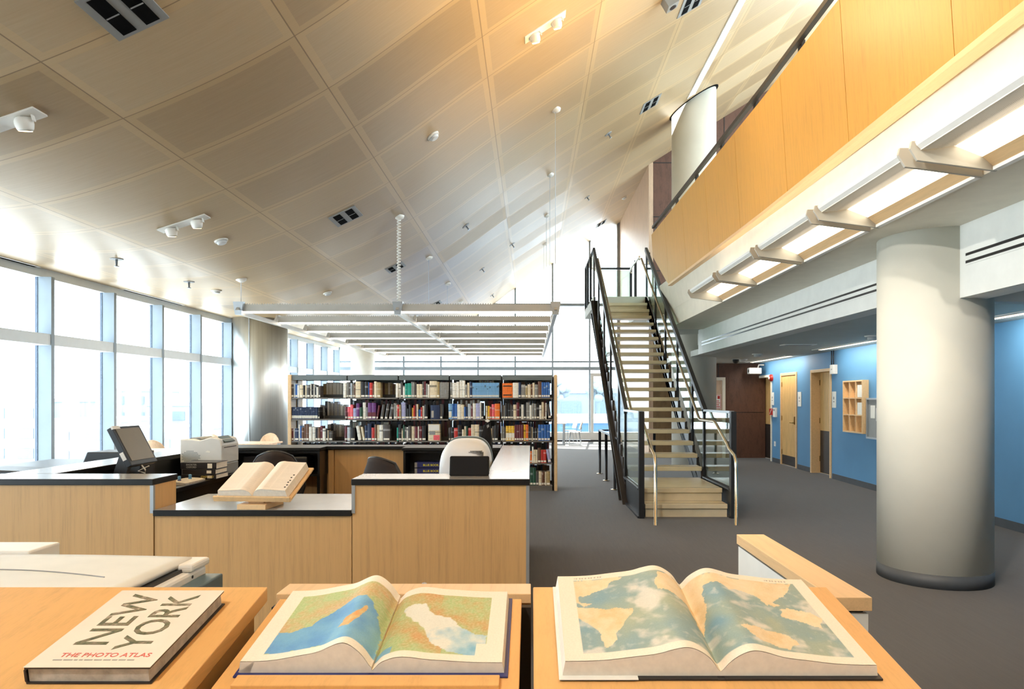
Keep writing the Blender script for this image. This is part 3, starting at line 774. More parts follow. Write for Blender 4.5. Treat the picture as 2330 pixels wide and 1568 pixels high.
COL = {'k': ('black', (34, 32, 33)), 'd': ('dark grey', (78, 72, 68)), 'g': ('grey', (138, 136, 130)), 'w': ('white', (232, 228, 216)),
       'c': ('cream', (224, 208, 176)), 't': ('tan', (168, 146, 100)), 'n': ('navy', (34, 50, 84)), 'b': ('blue', (44, 98, 172)), 's': ('sky blue', (126, 176, 218)),
       'r': ('red', (196, 52, 44)), 'm': ('maroon', (104, 38, 46)), 'e': ('teal', (22, 150, 130)), 'f': ('dark green', (36, 78, 58)), 'y': ('yellow', (238, 190, 60)),
       'o': ('orange', (236, 118, 44)), 'p': ('purple', (104, 52, 118)), 'i': ('pink', (236, 102, 112)), 'u': ('brown', (112, 78, 58)), 'l': ('lavender', (170, 172, 210)),
       'h': ('silver', (176, 186, 194))}
def bookmat(name, c, seed):
    t = NT(name); v = t.coords((1, 1, 1)); sep = t.n('ShaderNodeSeparateXYZ'); t.l(v, sep.inputs[0])
    oi = t.n('ShaderNodeObjectInfo'); r = oi.outputs['Random']
    z = t.math('DIVIDE', sep.outputs[2], .25)
    lo = t.math('ADD', .45, t.math('MULTIPLY', r, .28))
    band = t.math('MULTIPLY', t.math('GREATER_THAN', z, lo), t.math('LESS_THAN', z, t.math('ADD', lo, t.math('MULTIPLY', r, .16))))
    band = t.math('MULTIPLY', band, t.math('GREATER_THAN', t.math('FRACT', t.math('MULTIPLY', r, 7.3)), .5))
    n = t.noise(v, 40, 2)
    lum = sum(c)/3
    alt = dark(c, .45) if lum > 150 else tuple(min(255, q*.45+120) for q in c)
    col = t.mix(t.math('MULTIPLY', band, .8), t.ramp(n, [(.3, rgb(dark(c, .9))), (.7, rgb(dark(c, 1.06)))]), rgb(alt))
    t.bsdf(col, .42, 0, .45); return t.m
BM = {k_: bookmat('book_cover_'+v[0].replace(' ', '_'), v[1], 0) for k_, v in COL.items()}
def book_mb(w, h, d, tall_pages=False):
    b = MB()
    r = min(.006, w*.2)
    sp = [(0, .006), (w*.22, .0012), (w*.5, 0), (w*.78, .0012), (w, .006), (w, .010), (0, .010)]
    b.prism(sp, 'z', 0, h)
    t_ = min(.0025, w*.18)
    b.box(0, t_, .010, d, 0, h).box(w-t_, w, .010, d, 0, h)
    b.mat(1).box(t_, w-t_, .010, d-.006, .004, h-.004)
    return b
SHN = ['top shelf', 'second shelf', 'third shelf', 'fourth shelf', 'bottom shelf']
BAYN = ['leftmost bay', 'second bay', 'middle bay', 'fourth bay', 'rightmost bay']
def put_book(x, y, z, w, h, d, code, label, group, tilt=0, cat='book', spine=True):
    t = obj('book', book_mb(w, h, d), [BM[code], M['paper']], None, local=True)
    ORG[t.name] = None
    t.location = (x, y, z); t.rotation_euler = (0, tilt, 0)
    tag(t, label, cat, group)
    if spine and w > .013:
        lh = .030 if h > .12 else .02
        obj('spine_label', MB().box(w*.10, w*.90, -.0012, .003, .014, .014+lh), M['label'], t)
    return t
# every front-row book, read from the photograph: colour, width/height in pixels; '_8' a gap; '<' '>' a lean; '#' a run of identical volumes; 'F' shown face-out
ROWS = {
 (0, 0): ('660.8', 'd6.5/30 h3.5/33 b4.5/30 w5/28 c8/29 k4/29 c4/28 d7/29 w3/32 k4/31 w3/30 k4/29 w4.5/24 d4.5/27'),
 (0, 1): ('780.5', 'w7/34 g5/36 d4/35 h3.5/33 g4/31 u3/30 c12/37 k9.5/36 k7/36 b2.5/35 r7/34 u4/31 c6/37 t8.5/35'),
 (0, 2): ('900.3', 'w5.5/33 w5/32 d5/35 w4.5/27 e5/32 e9.5/33 g3.5/36 g3.5/35 d4/35 c8/31 c5.5/31 d3.5/37 m4/37 g4/32 w4/30 c16/38 t6.5/36 Fg21/35'),
 (0, 3): ('1024', 'g5/35 w9/34 w6.5/36 w7.5/40 w5.5/39 g4.5/30 c5.5/34 n6/36 #s2.62/34*22'),
 (0, 4): ('1143', 'Fo23.5/33 w13/34 n5.5/35 g10/30 t5/27 c7/30 u4/31 c4.5/34 g7.5/30 u8/37 #b4.6/35*4'),
 (1, 0): ('663', '#n3.55/27.5*16 k4/27'),
 (1, 1): ('784', 'm5.5/28 i6.5/28 i6.5/33 l7/25 p7/36 f7/27 w7/38 g5/27 #p9/37*2 m4/32> _2 d6.5/34> d6.5/36> d7.5/35> g7/36'),
 (1, 2): ('899.5', 'w3.5/32 r5/33 t3.5/33 l10/38 k3.5/33 k4/24 k6.5/33 y3.5/26 r3.5/31 m3.5/34 c3.5/34 b5.5/22 r3.5/27 w4.5/30 k8/33 _6 Fn21/32 d6/34'),
 (1, 3): ('1020', 'Fs8.5/35 b3.5/35 b3.5/35 b4/35 w8.5/34 c7/33 b3.5/28 n4.5/28 h7/35 m4/31 w7/36 l9/36 w3/38 k5/37 _5 c4/30 y5/30 r4/28 i7/34 o11.5/35'),
 (1, 4): ('1140.5', 'd4.5/32 g4/31 k6/37 k5.5/36 d3/33 d3.5/30 c7/33 m6.5/38 k4/34 w5.5/33 k5.5/33 g8/38 w4.5/32 g5.5/36 g5/35 k6.5/35 w5/32 c5/39 u3.5/36 w2.5/37 d7/33<'),
 (2, 0): ('662.8', 'm3.5/28 w3/28 n9/28 w3/37 b3.5/34 u5/30 u4.5/38 u6.5/38 w7/32 w7/31 k5.5/28 u5.5/31 m5.5/34 w7/28 k4/27 c2/24 d9/22'),
 (2, 1): ('783', 'm6.5/33 h7/31 k10.5/30 _3 w7/33< c5/31< n6/35 n9/39 r7/30 u5/37 c6/36 w8/36 d16/37'),
 (2, 2): ('902.5', 'e3.5/30 k7/37 c3/28 f4/36 d4/32 w3.5/31 d7/34 c7/33 m7.5/32 w2.5/33 m6.5/33 k9/34 _5 Fc27/38'),
 (2, 3): ('1020.5', 'd5/30 k7/31 r8.5/29 k9.5/36 c5/26 c4/33 f4/33 r7/29 c9/37 c9/37 k10/34 k9/36 o5.5/29 c4.5/28 d5/33 k8/35'),
 (2, 4): ('1140', 'g3.5/33 g3.5/32 d3.5/30 #y6.4/34*3 #m5/36*4 y5/37 o6/37 k4/32 d3/31 c2.5/31 k5/28 k5/29 w2/28 #b6.6/37*4'),
 (3, 4): ('1196', 'k5/34 u5/32 o4/27 w4/37 c5/30 c3.5/30 u7/34 r6/30 r6.5/30 l7/30<'),
 (4, 4): ('1196', 'k5/40 d5/38 f6/41 f7/40 d6/32 c7/32 u3.5/31 u3.5/31 c3.5/31 t8/32'),
}
RUN = {'s': 'sky blue journal volumes', 'b': 'matching blue volumes', 'n': 'navy encyclopedia volumes', 'p': 'matching purple volumes', 'y': 'yellow and white volumes', 'm': 'matching maroon volumes'}
def size_word(w, h):
    a = 'slim' if w < 4.2 else 'thick' if w >= 8 else ''
    b = 'tall' if h >= 36 else 'short' if h < 28 else ''
    return ' '.join(q for q in (b, a) if q)
for (sh, bay), (x0, row) in ROWS.items():
    px = float(x0); z = SH[sh]+.0005; cnt = 0
    grp = 'books on the %s, %s' % (SHN[sh], BAYN[bay])
    for tok in row.split():
        if tok[0] == '_': px += float(tok[1:]); continue
        face = tok[0] == 'F'; run = tok[0] == '#'
        tk = tok.lstrip('F#'); lean = 0
        if tk[-1] in '<>': lean = -.16 if tk[-1] == '<' else .16; tk = tk[:-1]
        rep = 1
        if '*' in tk: tk, r_ = tk.split('*'); rep = int(r_)
        code = tk[0]; wpx, hpx = (float(q) for q in tk[1:].split('/'))
        for q in range(rep):
            cnt += 1
            w_, h_ = wpx/PXM-.0007, hpx/PXM*1.0
            jit = 0 if run else random.uniform(0, .018)
            if run:
                lab_ = 'one of a run of identical %s on the %s, %s' % (RUN[code], SHN[sh], BAYN[bay]); g_ = '%s on the %s' % (RUN[code], SHN[sh])
            else:
                lab_ = '%s %s book, %s from left on the %s, %s' % (size_word(wpx, hpx), COL[code][0], ords[cnt-1], SHN[sh], BAYN[bay]); g_ = grp
                lab_ = ' '.join(lab_.split())
            if face: lab_ = '%s book shown face-out on the %s of the %s' % (COL[code][0], SHN[sh], BAYN[bay])
            x = bx(px)
            if lean > 0: t = put_book(x, BD+.02, z, w_, h_, .17, code, lab_, g_, lean)
            elif lean < 0:
                t = put_book(x+h_*math.sin(.16), BD+.02, z+w_*math.sin(.16), w_, h_, .17, code, lab_, g_, lean)
                t.location.x = x+.03
            else: t = put_book(x, BD+.012+jit, z, w_, h_, .22 if sh == 4 else random.uniform(.15, .19), code, lab_, g_, 0, spine=not face)
            if face:
                cv = MB()
                if code == 'o':
                    for f0, f1 in ((.76, .84), (.14, .22)): obj('cover_band', MB().box(w_*.08, w_*.92, -.001, .003, h_*f0, h_*f1), M['bronze'], t)
                if code == 'c':
                    obj('cover_picture', MB().box(w_*.1, w_*.6, -.001, .003, h_*.36, h_*.58), M['midgrey'], t)
                    obj('cover_square', MB().box(w_*.45, w_*.98, -.001, .003, h_*.04, h_*.34), BM['i'], t)
                    obj('cover_title_panel', MB().box(w_*.05, w_*.95, -.001, .003, h_*.62, h_*.96), M['offwhite'], t)
                if code == 'g': obj('cover_vignette', MB().box(w_*.55, w_*.72, -.001, .003, h_*.28, h_*.5), M['midgrey'], t)
                if code == 'n': obj('cover_figure', MB().box(w_*.1, w_*.35, -.001, .003, h_*.1, h_*.6), M['greypaper'], t)
                if code == 's': obj('cover_patch', MB().box(w_*.1, w_*.8, -.001, .003, h_*.1, h_*.5), M['label'], t)
            if code == 'y' and rep == 3:
                obj('spine_lower_half', MB().box(.0006, w_-.0006, -.0008, .004, .05, h_*.52), M['label'], t)
            if code == 'n' and rep == 16:
                obj('spine_band', MB().box(.001, w_-.001, -.0008, .004, .045, .062), M['label'], t)
            if code == 'p' and rep == 2:
                obj('spine_foot', MB().box(.001, w_-.001, -.0008, .004, .046, h_*.42), BM['m'], t)
            px += wpx+.15
            if lean: px += 3.2
# books of the far face, seen from behind over the front row (page edges towards us)
REAR = {(0, 0): ('735', 't7/33 c6/36 c8/36 w9/36 w6/36 c6/35 g6/34'), (0, 1): ('864', 't6/33 u5/36 t7/34 c5/36 t5/34 u4/33 t4/32'),
        (1, 0): ('728', 'd6/32 g5/30 k5/41 h4/40 g3/40 d7/36 l9/40 g5/34 c6/30 d7/33'),
        (2, 0): ('745', 'd8/36 k5/38 d6/36 g6/34 w6/36 d6/33 n6/34'), (0, 3): ('1090', 'y5/41 o6/41 y5/40 r6/41 o6/40 y4/41'),
        (1, 3): ('1042', 'u5/44 c5/45 u6/44 r5/43 u5/44 o5/43 c5/44 u5/45 c6/44'), (2, 1): ('795', 'f5/42 e5/42 f5/42 e4/42'), (2, 2): ('866', 'g6/41 w6/41 c6/41')}
for (sh, bay), (x0, row) in REAR.items():
    px = float(x0); k_ = 0
    for tok in row.split():
        tk = tok.rstrip('<>'); lean = .16 if tok[-1] == '>' else 0
        code = tk[0]; wpx, hpx = (float(q) for q in tk[1:].split('/')); k_ += 1
        s = (BD+.40)/BD
        w_, h_ = wpx/PXM*s-.0007, min(hpx/PXM*s*.96, .33)
        x = (px-CX)/F*(BD+.40)
        b_ = MB().box(0, w_, .006, .18, 0, h_)
        b_.mat(1).box(w_*.08, w_*.92, .0, .01, .004, h_-.004)
        o = obj('book', b_, [BM[code], BM[code] if code in 'ktu' else M['greypaper'] if code in 'dgnl' else M['paper']], None, local=True)
        o.location = (x, BD+.40, SH[sh]+.0005); o.rotation_euler = (0, lean, 0)
        tag(o, '%s book with page edges showing, %s in the rear row, %s, %s' % (COL[code][0], ords[k_-1], SHN[sh], BAYN[bay]), 'book', 'rear row books of the far face')
        px += wpx+.3+(3 if lean else 0)
# a few bookends
for sh, px in ((0, 728), (0, 860), (1, 735), (1, 866), (2, 886), (2, 975), (1, 985), (2, 1133), (1, 1250), (2, 1251)):
    x = bx(px); z = SH[sh]
    tag(obj('bookend', MB().tube([(x, BD+.05, z+.004), (x+.07, BD+.05, z+.004), (x+.07, BD+.16, z+.004), (x, BD+.16, z+.004)], .003, 6).tube([(x, BD+.06, z+.003), (x, BD+.06, z+.11), (x, BD+.15, z+.11), (x, BD+.15, z+.003)], .003, 6), M['shelf']),
        'wire bookend on the %s at about the %s' % (SHN[sh], 'left end' if px < 740 else 'join of second and third bays' if px < 900 else 'middle bay' if px < 1100 else 'fourth bay end' if px < 1200 else 'right end'), 'bookend', 'wire bookends')
# the rest of the stock: rear row where nothing tells single books apart, and the shelves hidden by the desk
fill = MB(); rr = random.Random(3)
def fill_row(x0, x1, y0, d, z, hmin, hmax):
    x = x0
    while x < x1-.02:
        w_ = rr.uniform(.022, .05); h_ = rr.uniform(hmin, hmax)
        fill.mat(rr.choice((0, 0, 1, 1, 2, 3, 0, 4)))
        fill.box(x, min(x+w_, x1)-.001, y0+rr.uniform(0, .02), y0+d, z+.001, z+h_); x += w_
for bay in range(5):
    xa, xb = bx(UP[bay])+.018+(.045 if bay == 0 else 0), bx(UP[bay+1])-.018-(.03 if bay == 4 else 0)
    for sh in range(5):
        z = SH[sh]; hm = (.265, .298) if sh == 0 else (.30, .342)
        if sh < 3:
            used = {(0, 0): (665, 793), (1, 0): (660, 793), (2, 0): (668, 800), (0, 1): (862, 910), (0, 3): (1088, 1128), (1, 3): (1042, 1100), (2, 1): (793, 818), (2, 2): (862, 900)}.get((sh, bay))
            sc_ = (BD+.40)/BD
            if used:
                ua, ub = ((q-CX)/F*(BD+.40) for q in used)
                if xa < ua-.03: fill_row(xa, ua-.02, BD+.42, .16, z, *hm)
                if ub+.03 < xb: fill_row(ub+.02, xb, BD+.42, .16, z, *hm)
            else: fill_row(xa, xb, BD+.42, .16, z, *hm)
        else:
            fill_row(xa, xb, BD+.42, .16, z, *hm)
            if bay < 4: fill_row(xa, xb, BD+.02, .2, z, .2, .3)
            else: fill_row(xa, bx(1195), BD+.02, .2, z, .2, .3)
tag(obj('shelved_books', fill, [BM['k'], BM['d'], BM['u'], BM['m'], BM['n']]), 'dim massed books of the far face and low shelves of the bookcase', 'books', None, 'stuff')
# ================================================================== SERVICE DESK
DF, DB = 4.36, 4.66
HT, HL = 1.07, .877
def desk_unit(name, label, cat, loc): return thing(name, label, cat, loc)
# front left tall section
def trimmed(t, body, label=None): return obj('panel', body, M['desk'], t)
XS0, XS1, XS2, XS3 = -3.5, -2.345, -1.115, -.008
t = thing('service_desk', 'tall left front section of the maple service desk', 'desk', (-2.9, DF, 0), 'sections of the U-shaped service desk')
obj('body', B(XS0, XS1-.004, DF+.015, DB-.005, .10, HT-.035), M['desk'], t)
obj('plinth', B(XS0+.02, XS1-.03, DF+.06, DB-.03, 0, .10), M['black'], t)
obj('countertop', B(XS0-.02, XS1, DF, DB+.01, HT-.038, HT), M['top'], t, bevel=.003)
obj('corner_trim', B(XS1-.022, XS1-.001, DF+.008, DF+.03, HL-.02, HT-.04), M['silver'], t)
t = thing('service_desk', 'low middle front section of the service desk holding the open dictionary', 'desk', (-1.73, DF, 0), 'sections of the U-shaped service desk')
obj('body', B(XS1+.002, XS2-.002, DF+.02, 5.0, .10, HL-.037), M['desk'], t)
obj('plinth', B(XS1+.02, XS2-.02, DF+.06, 4.9, 0, .10), M['black'], t)
obj('countertop', MB().box(XS1, XS2, DF, 5.11, HL-.037, HL), M['top'], t, bevel=.003)
t = thing('service_desk', 'tall right front section and side run of the maple service desk', 'desk', (-.55, DF, 0), 'sections of the U-shaped service desk')
obj('body', MB().box(XS2+.004, XS3-.02, DF+.015, DB-.005, .10, HT-.038).box(-.28, XS3-.02, DB-.005, 7.45, .10, HT-.038), M['desk'], t)
obj('plinth', MB().box(XS2+.03, XS3-.05, DF+.06, DB-.03, 0, .10).box(-.26, XS3-.05, DB-.03, 7.4, 0, .10), M['black'], t)
obj('countertop', MB().prism([(XS2, DF), (XS3, DF), (XS3, 7.5), (-.305, 7.5), (-.295, DB+.01), (XS2, DB+.01)], 'z', HT-.038, HT), M['top'], t, bevel=.003)
obj('corner_trim', B(XS2+.001, XS2+.022, DF+.008, DF+.03, HL-.02, HT-.04), M['silver'], t)
obj('edge_trim', B(XS3-.022, XS3-.002, DF+.008, DF+.04, .10, HT-.04), M['midgrey'], t)
# left run
t = thing('service_desk', 'left run of the service desk below the window chairs', 'desk', (-3.34, 6, 0), 'sections of the U-shaped service desk')
obj('body', B(-3.49, -3.2, DB+.02, 7.45, .10, HT-.038), M['black'], t)
obj('countertop', B(-3.50, -3.17, DB+.012, 7.5, HT-.038, HT), M['top'], t, bevel=.003)
obj('work_surface', B(-3.18, -2.74, 5.0, 6.9, HL-.035, HL), M['black'], t, bevel=.003)
obj('modesty_panel', B(-3.1, -2.79, 5.02, 6.85, .02, HL-.04), M['black'], t)
# back run
t = thing('service_desk', 'back run of the service desk with maple inner face', 'desk', (-1.7, 7.5, 0), 'sections of the U-shaped service desk')
obj('body', MB().box(-3.49, -.30, 7.46, 7.6, 0, HT-.038).box(-2.06, -2.05, 7.455, 7.46, 0, HT-.04), M['desk'], t)
obj('inner_face', MB().box(-2.13, -2.075, 7.40, 7.45, .02, HT-.04).box(-2.07, -1.30, 7.42, 7.45, .02, HT-.04), M['desk'], t)
obj('countertop', MB().box(-3.17, -2.14, 7.13, 7.62, HT-.03, HT).box(-2.14, -1.31, 7.36, 7.62, HT-.03, HT).box(-1.31, -.31, 7.13, 7.62, HT-.03, HT), M['top'], t, bevel=.003)
ct = lambda par, *bx_: obj('top_surface', MB().box(*bx_), M['topgrey'], par)
for o_ in [q for q in bpy.data.objects if q.name.startswith('countertop')]:
    par = o_.parent; lb = par['label']
    if 'left front' in lb: ct(par, XS0-.015, XS1-.004, DF+.004, DB+.008, HT-.001, HT+.0012)
    elif 'low middle' in lb: ct(par, XS1+.003, XS2-.003, DF+.004, 5.106, HL-.001, HL+.0012)
    elif 'right front' in lb: obj('top_surface', MB().prism([(XS2+.004, DF+.004), (XS3-.004, DF+.004), (XS3-.004, 7.496), (-.301, 7.496), (-.291, DB+.006), (XS2+.004, DB+.006)], 'z', HT-.001, HT+.0012), M['topgrey'], par)
    elif 'left run' in lb: ct(par, -3.496, -3.174, DB+.02, 7.496, HT-.001, HT+.0012)
def hutch(x0, x1, label):
    h = thing('shelf_unit', label, 'shelf', ((x0+x1)/2, 7.2, .78))
    obj('case', MB().box(x0, x0+.02, 7.16, 7.45, .78, HT-.035).box(x1-.02, x1, 7.16, 7.45, .78, HT-.035).box(x0+.02, x1-.02, 7.16, 7.45, .78, .80).box(x0+.02, x1-.02, 7.43, 7.45, .80, HT-.035).box(x0+.02, x1-.02, 7.16, 7.43, HT-.055, HT-.035), M['black'], h)
    obj('divider', B((x0+x1)/2-.01, (x0+x1)/2+.01, 7.18, 7.43, .80, HT-.056), M['black'], h)
    obj('support', MB().box(x0+.01, x0+.04, 7.2, 7.45, 0, .778).box(x1-.04, x1-.01, 7.2, 7.45, 0, .778), M['black'], h)
hutch(-3.12, -2.15, 'black open shelf under the back counter behind the printer')
hutch(-1.30, -.32, 'black open shelf under the back counter holding two blue books')
# books in hutches
def flat_book(x0, x1, y0, y1, z0, z1, mat, label, cat='book', group=None, spine=None, tilt=0):
    t = thing('book', label, cat, ((x0+x1)/2, y0, z0), group)
    obj('cover', MB().box(x0, x1, y0, y1, z0, z0+.004).box(x0, x1, y0, y1, z1-.004, z1).box(x0, x1, y0, y0+.006, z0+.004, z1-.004), mat, t, bevel=.0015)
    obj('pages', B(x0+.004, x1-.004, y0+.006, y1-.005, z0+.004, z1-.004), M['paper'], t)
    return t
M['bluecover'] = plain('navy_blue_cover', (44, 50, 110), .4); M['blackcover'] = plain('black_cover', (34, 30, 32), .35)
M['gold'] = plain('gold_print', (214, 186, 92), .4); M['silverprint'] = plain('grey_print', (150, 146, 140), .4); M['yellowprint'] = plain('yellow_print', (226, 214, 60), .4)
for z0, which in ((.801, 'lower'), (.862, 'upper')):
    b = flat_book(-1.19, -.82, 7.20, 7.40, z0, z0+.055, M['bluecover'], '%s of two thick blue books lying in the right desk shelf' % which)
    text('spine_title', 'BLUE BOOK', .030, M['yellowprint'], b, (-.10, -.0012, .017), (PI/2, 0, 0), .0006)
    obj('spine_stripes', MB().box(-1.19, -1.165, 7.1985, 7.201, z0+.002, z0+.053), M['silverprint'], b)
for i in range(3): flat_book(-2.98+.02*i, -2.70, 7.20, 7.4, .801+.06*i, .855+.06*i, M['blackcover'], '%s of three dark books lying in the shelf behind the printer' % ('lowest', 'middle', 'topmost')[i])
t = thing('desk_device', 'dark boxy device with a small light in the shelf behind the printer', 'device', (-2.4, 7.2, .8))
obj('case', B(-2.52, -2.28, 7.17, 7.4, .801, .98), M['blackplastic'], t, bevel=.02); obj('light', B(-2.47, -2.36, 7.166, 7.172, .90, .906), M['silver'], t)

# ---- monitor on the left run
S_ = math.atan2(.14, .27)
t = thing('monitor', 'dark flat screen monitor tilted back on the left desk run', 'monitor', (-2.97, 5.16, HL))
rm = Matrix.Translation((-2.90, 5.16, 1.232)) @ Matrix.Rotation(-S_, 4, 'Y')        # local x = screen normal, y = width, z = height
def scr(*a): return MB().box(*a).moved(rm)
obj('bezel', scr(-.045, 0, -.175, .175, -.155, .155), M['steelblack'], t, bevel=.006)
obj('display', scr(-.002, .003, -.150, .150, -.120, .135), M['screen'], t)
obj('back_cover', scr(-.075, -.04, -.12, .12, -.10, .11), M['blackplastic'], t, bevel=.012)
obj('tag', MB().box(-.01, .004, -.178, -.09, .135, .158).moved(rm), M['offwhite'], t)
obj('barcode_sticker', scr(-.040, -.012, -.178, -.17, -.10, -.04), M['offwhite'], t)
obj('neck', MB().beam((-2.96, 5.16, 1.16), (-3.04, 5.16, .92), .09, .04, (0, 1, 0)), M['blackplastic'], t)
obj('foot', MB().box(-3.15, -2.85, 5.03, 5.29, HL, HL+.02), M['blackplastic'], t, bevel=.006)
obj('cable', MB().tube([(-2.80, 5.06, 1.09), (-2.77, 5.05, 1.06), (-2.79, 5.09, 1.03), (-2.82, 5.05, 1.05), (-2.78, 5.12, 1.08)], .005, 6), M['offwhite'], t)
t = thing('computer_case', 'black upright computer box behind the tilted monitor', 'computer', (-3.1, 5.5, HL))
obj('case', MB().prism([(5.38, HL+.001), (5.62, HL+.001), (5.60, 1.16), (5.42, 1.16)], 'x', -3.16, -3.0), M['blackplastic'], t, bevel=.006)
obj('drive_slot', B(-3.0, -2.997, 5.44, 5.56, 1.08, 1.10), M['midgrey'], t)
# ---- printer
PX0, PX1, PY0, PY1, PZ = -3.155, -2.775, 6.32, 6.68, HL+.001
t = thing('printer', 'large light grey laser printer on the left desk run', 'printer', (-2.93, 6.5, PZ))
body = MB().prism([(PX0, PZ+.105), (PX1, PZ+.105), (PX1, PZ+.27), (PX1-.02, PZ+.325), (PX1-.10, PZ+.345), (PX1-.20, PZ+.315), (PX1-.27, PZ+.325), (PX0, PZ+.325)], 'y', PY0, PY1)
obj('body', body, M['lightgrey'], t, bevel=.010)
obj('paper_tray', B(PX0+.01, PX1, PY0+.005, PY1-.005, PZ, PZ+.104), M['midgrey'], t, bevel=.008)
obj('control_panel', MB().prism([(PX1-.06, PZ+.342), (PX1+.004, PZ+.295), (PX1+.006, PZ+.302), (PX1-.058, PZ+.350)], 'y', PY0+.05, PY1-.10), M['teal'], t)
obj('front_door_line', MB().box(PX1-.001, PX1+.002, PY0+.04, PY1-.06, PZ+.245, PZ+.252), M['blackplastic'], t)
vn = MB()
for i in range(12):
    for j in range(9):
        x = PX0+.02+i*.0135+(j % 2)*.006; z = PZ+.115+j*.0125
        if (i-5)**2/40+(j-4)**2/20 < 1: vn.box(x, x+.0075, PY0-.001, PY0+.002, z, z+.0065)
tag(obj('vent_holes', vn, M['teal'], t), None, None, None, None)
obj('badge', MB().prism([(PX0+.23, PZ+.21), (PX0+.27, PZ+.205), (PX0+.275, PZ+.218), (PX0+.245, PZ+.224)], 'y', PY0-.002, PY0+.002), M['white'], t)
obj('output_cover', MB().prism([(PX0+.05, PZ+.325), (PX0+.17, PZ+.325), (PX0+.14, PZ+.338), (PX0+.08, PZ+.338)], 'y', PY0+.06, PY1-.05), M['midgrey'], t)
# ---- stack of dictionaries by the printer
z = HL+.001
for i, (hh, dx, tx, lb, mt) in enumerate(((.040, 0.0, 'OXFORD', 'lowest dark dictionary of the stack in front of the printer', 'gold'), (.042, -.02, '', 'middle dark dictionary of the stack in front of the printer', 'silverprint'),
                                          (.058, -.015, 'SHORTER\nOXFORD', 'topmost thick black dictionary of the stack in front of the printer', 'silverprint'))):
    b = flat_book(-3.0+dx*-1-.015*i, -2.70+dx*.5, 6.03+.01*i, 6.28, z, z+hh, M['blackcover'], lb, 'book', 'stacked dictionaries')
    w_ = .30
    if tx: text('spine_title', tx, .026 if i == 0 else .021, M[mt], b, (.02 if i == 0 else -.06, -.0013, .011 if i == 0 else .031), (PI/2, 0, 0), .0004, align='LEFT' if i == 0 else 'CENTER')
    obj('spine_label', B(-2.775+dx*.5, -2.735+dx*.5, 6.0285+.01*i, 6.033+.01*i, z+.008, z+hh-.010), M['label'], b)
    z += hh+.001
# ---- papers at the front of the left run
for i, (x0, y0, dz, mt, lb) in enumerate(((-3.12, 5.42, 0, 'greypaper', 'flat grey paper stack on the work surface below the dictionaries'), (-3.02, 5.62, .0, 'greypaper', 'curling pale paper sheet on the work surface by the dictionaries'))):
    mb = MB()
    n_ = 8; vs = []
    for q in range(n_+1):
        u = q/n_
        zc_ = HL+.003+dz+(.022*math.sin(u*2.6) if i == 1 else .012)
        vs += [(x0+.26*u, y0, zc_), (x0+.26*u, y0+.34, zc_), (x0+.26*u, y0, HL+.001), (x0+.26*u, y0+.34, HL+.001)]
    fs = []
    for q in range(n_): a_ = q*4; fs += [(a_, a_+4, a_+5, a_+1), (a_+2, a_+3, a_+7, a_+6), (a_, a_+2, a_+6, a_+4), (a_+1, a_+5, a_+7, a_+3)]
    fs += [(0, 1, 3, 2), (n_*4, n_*4+2, n_*4+3, n_*4+1)]
    tag(obj('paper_sheet', mb.add(vs, fs), M[mt]), lb, 'paper')
# bottles / small things by monitor
for i, (x, y, c_) in enumerate(((-2.86, 5.72, 'bluecover'), (-2.84, 5.86, 'blue'), (-2.90, 5.60, 'offwhite'))):
    t = thing('stamp' if i < 2 else 'tape_roll', ('blue-capped stamp on the dark desk nearer the monitor', 'blue-capped stamp on the dark desk nearer the printer', 'small white roll on the dark desk under the monitor')[i], 'stationery', (x, y, HL))
    obj('body', MB().lathe([(.014, .001), (.014, .03), (.010, .034)], (x, y, HL), 14), M[c_], t)
    obj('cap', MB().lathe([(.010, .034), (.012, .037), (.012, .058), (.007, .062)], (x, y, HL), 14), M['blue' if i < 2 else 'blackplastic'], t)
# ---- black terminals beyond the left run
t = thing('catalog_station', 'black low box standing beyond the left desk run by the windows', 'computer', (-3.95, 6.3, 0))
obj('tabletop', B(-4.6, -3.56, 5.75, 6.75, .965, .99), M['blackplastic'], t)
obj('case', MB().prism([(-4.02, .99), (-3.60, .99), (-3.60, 1.09), (-3.98, 1.09)], 'y', 6.3, 6.62), M['blackplastic'], t, bevel=.01)
obj('legs_panel', B(-4.4, -3.7, 6.2, 6.3, 0, .965), M['blackplastic'], t)
obj('sheet', B(-3.75, -3.57, 5.95, 6.15, .991, .994), M['paper'], t)
t = thing('catalog_station', 'black low box at the left edge beyond the front counter', 'computer', (-4.1, 5.2, 0))
obj('tabletop', B(-4.8, -3.60, 4.75, 5.5, .965, .99), M['blackplastic'], t)
obj('case', MB().prism([(-4.05, .99), (-3.64, .99), (-3.64, 1.04), (-4.02, 1.055)], 'y', 5.1, 5.4), M['blackplastic'], t, bevel=.01)
obj('legs_panel', B(-4.4, -3.7, 5.1, 5.2, 0, .965), M['blackplastic'], t)
# ---- white computer at the right
t = thing('computer', 'white rounded all-in-one computer seen from behind on the desk', 'computer', (-.51, 5.6, HL))
def eg(y, s, zt):
    pts = []
    for q in range(33):
        a_ = PI*q/32
        pts.append((-.515+.205*s*math.copysign(abs(math.cos(a_))**.62, math.cos(a_)), HL+.05+(zt-HL-.05)*abs(math.sin(a_))**.62))
    return [(-.515-.205*s*.0+.205*s, HL+.0)]+pts+[(-.515-.205*s, HL+.0)]
secs = [(5.36, .80, 1.13), (5.40, .93, 1.195), (5.50, .99, 1.235), (5.62, 1.0, 1.25), (5.72, 1.0, 1.25)]
vs = []; fs = []
m_ = len(eg(0, 1, 1.2))
for y, s, zt in secs: vs += [(p[0], y, p[1]) for p in eg(y, s, zt)]
for i in range(len(secs)-1):
    for q in range(m_-1): a_ = i*m_+q; fs.append((a_+1, a_, a_+m_, a_+m_+1))
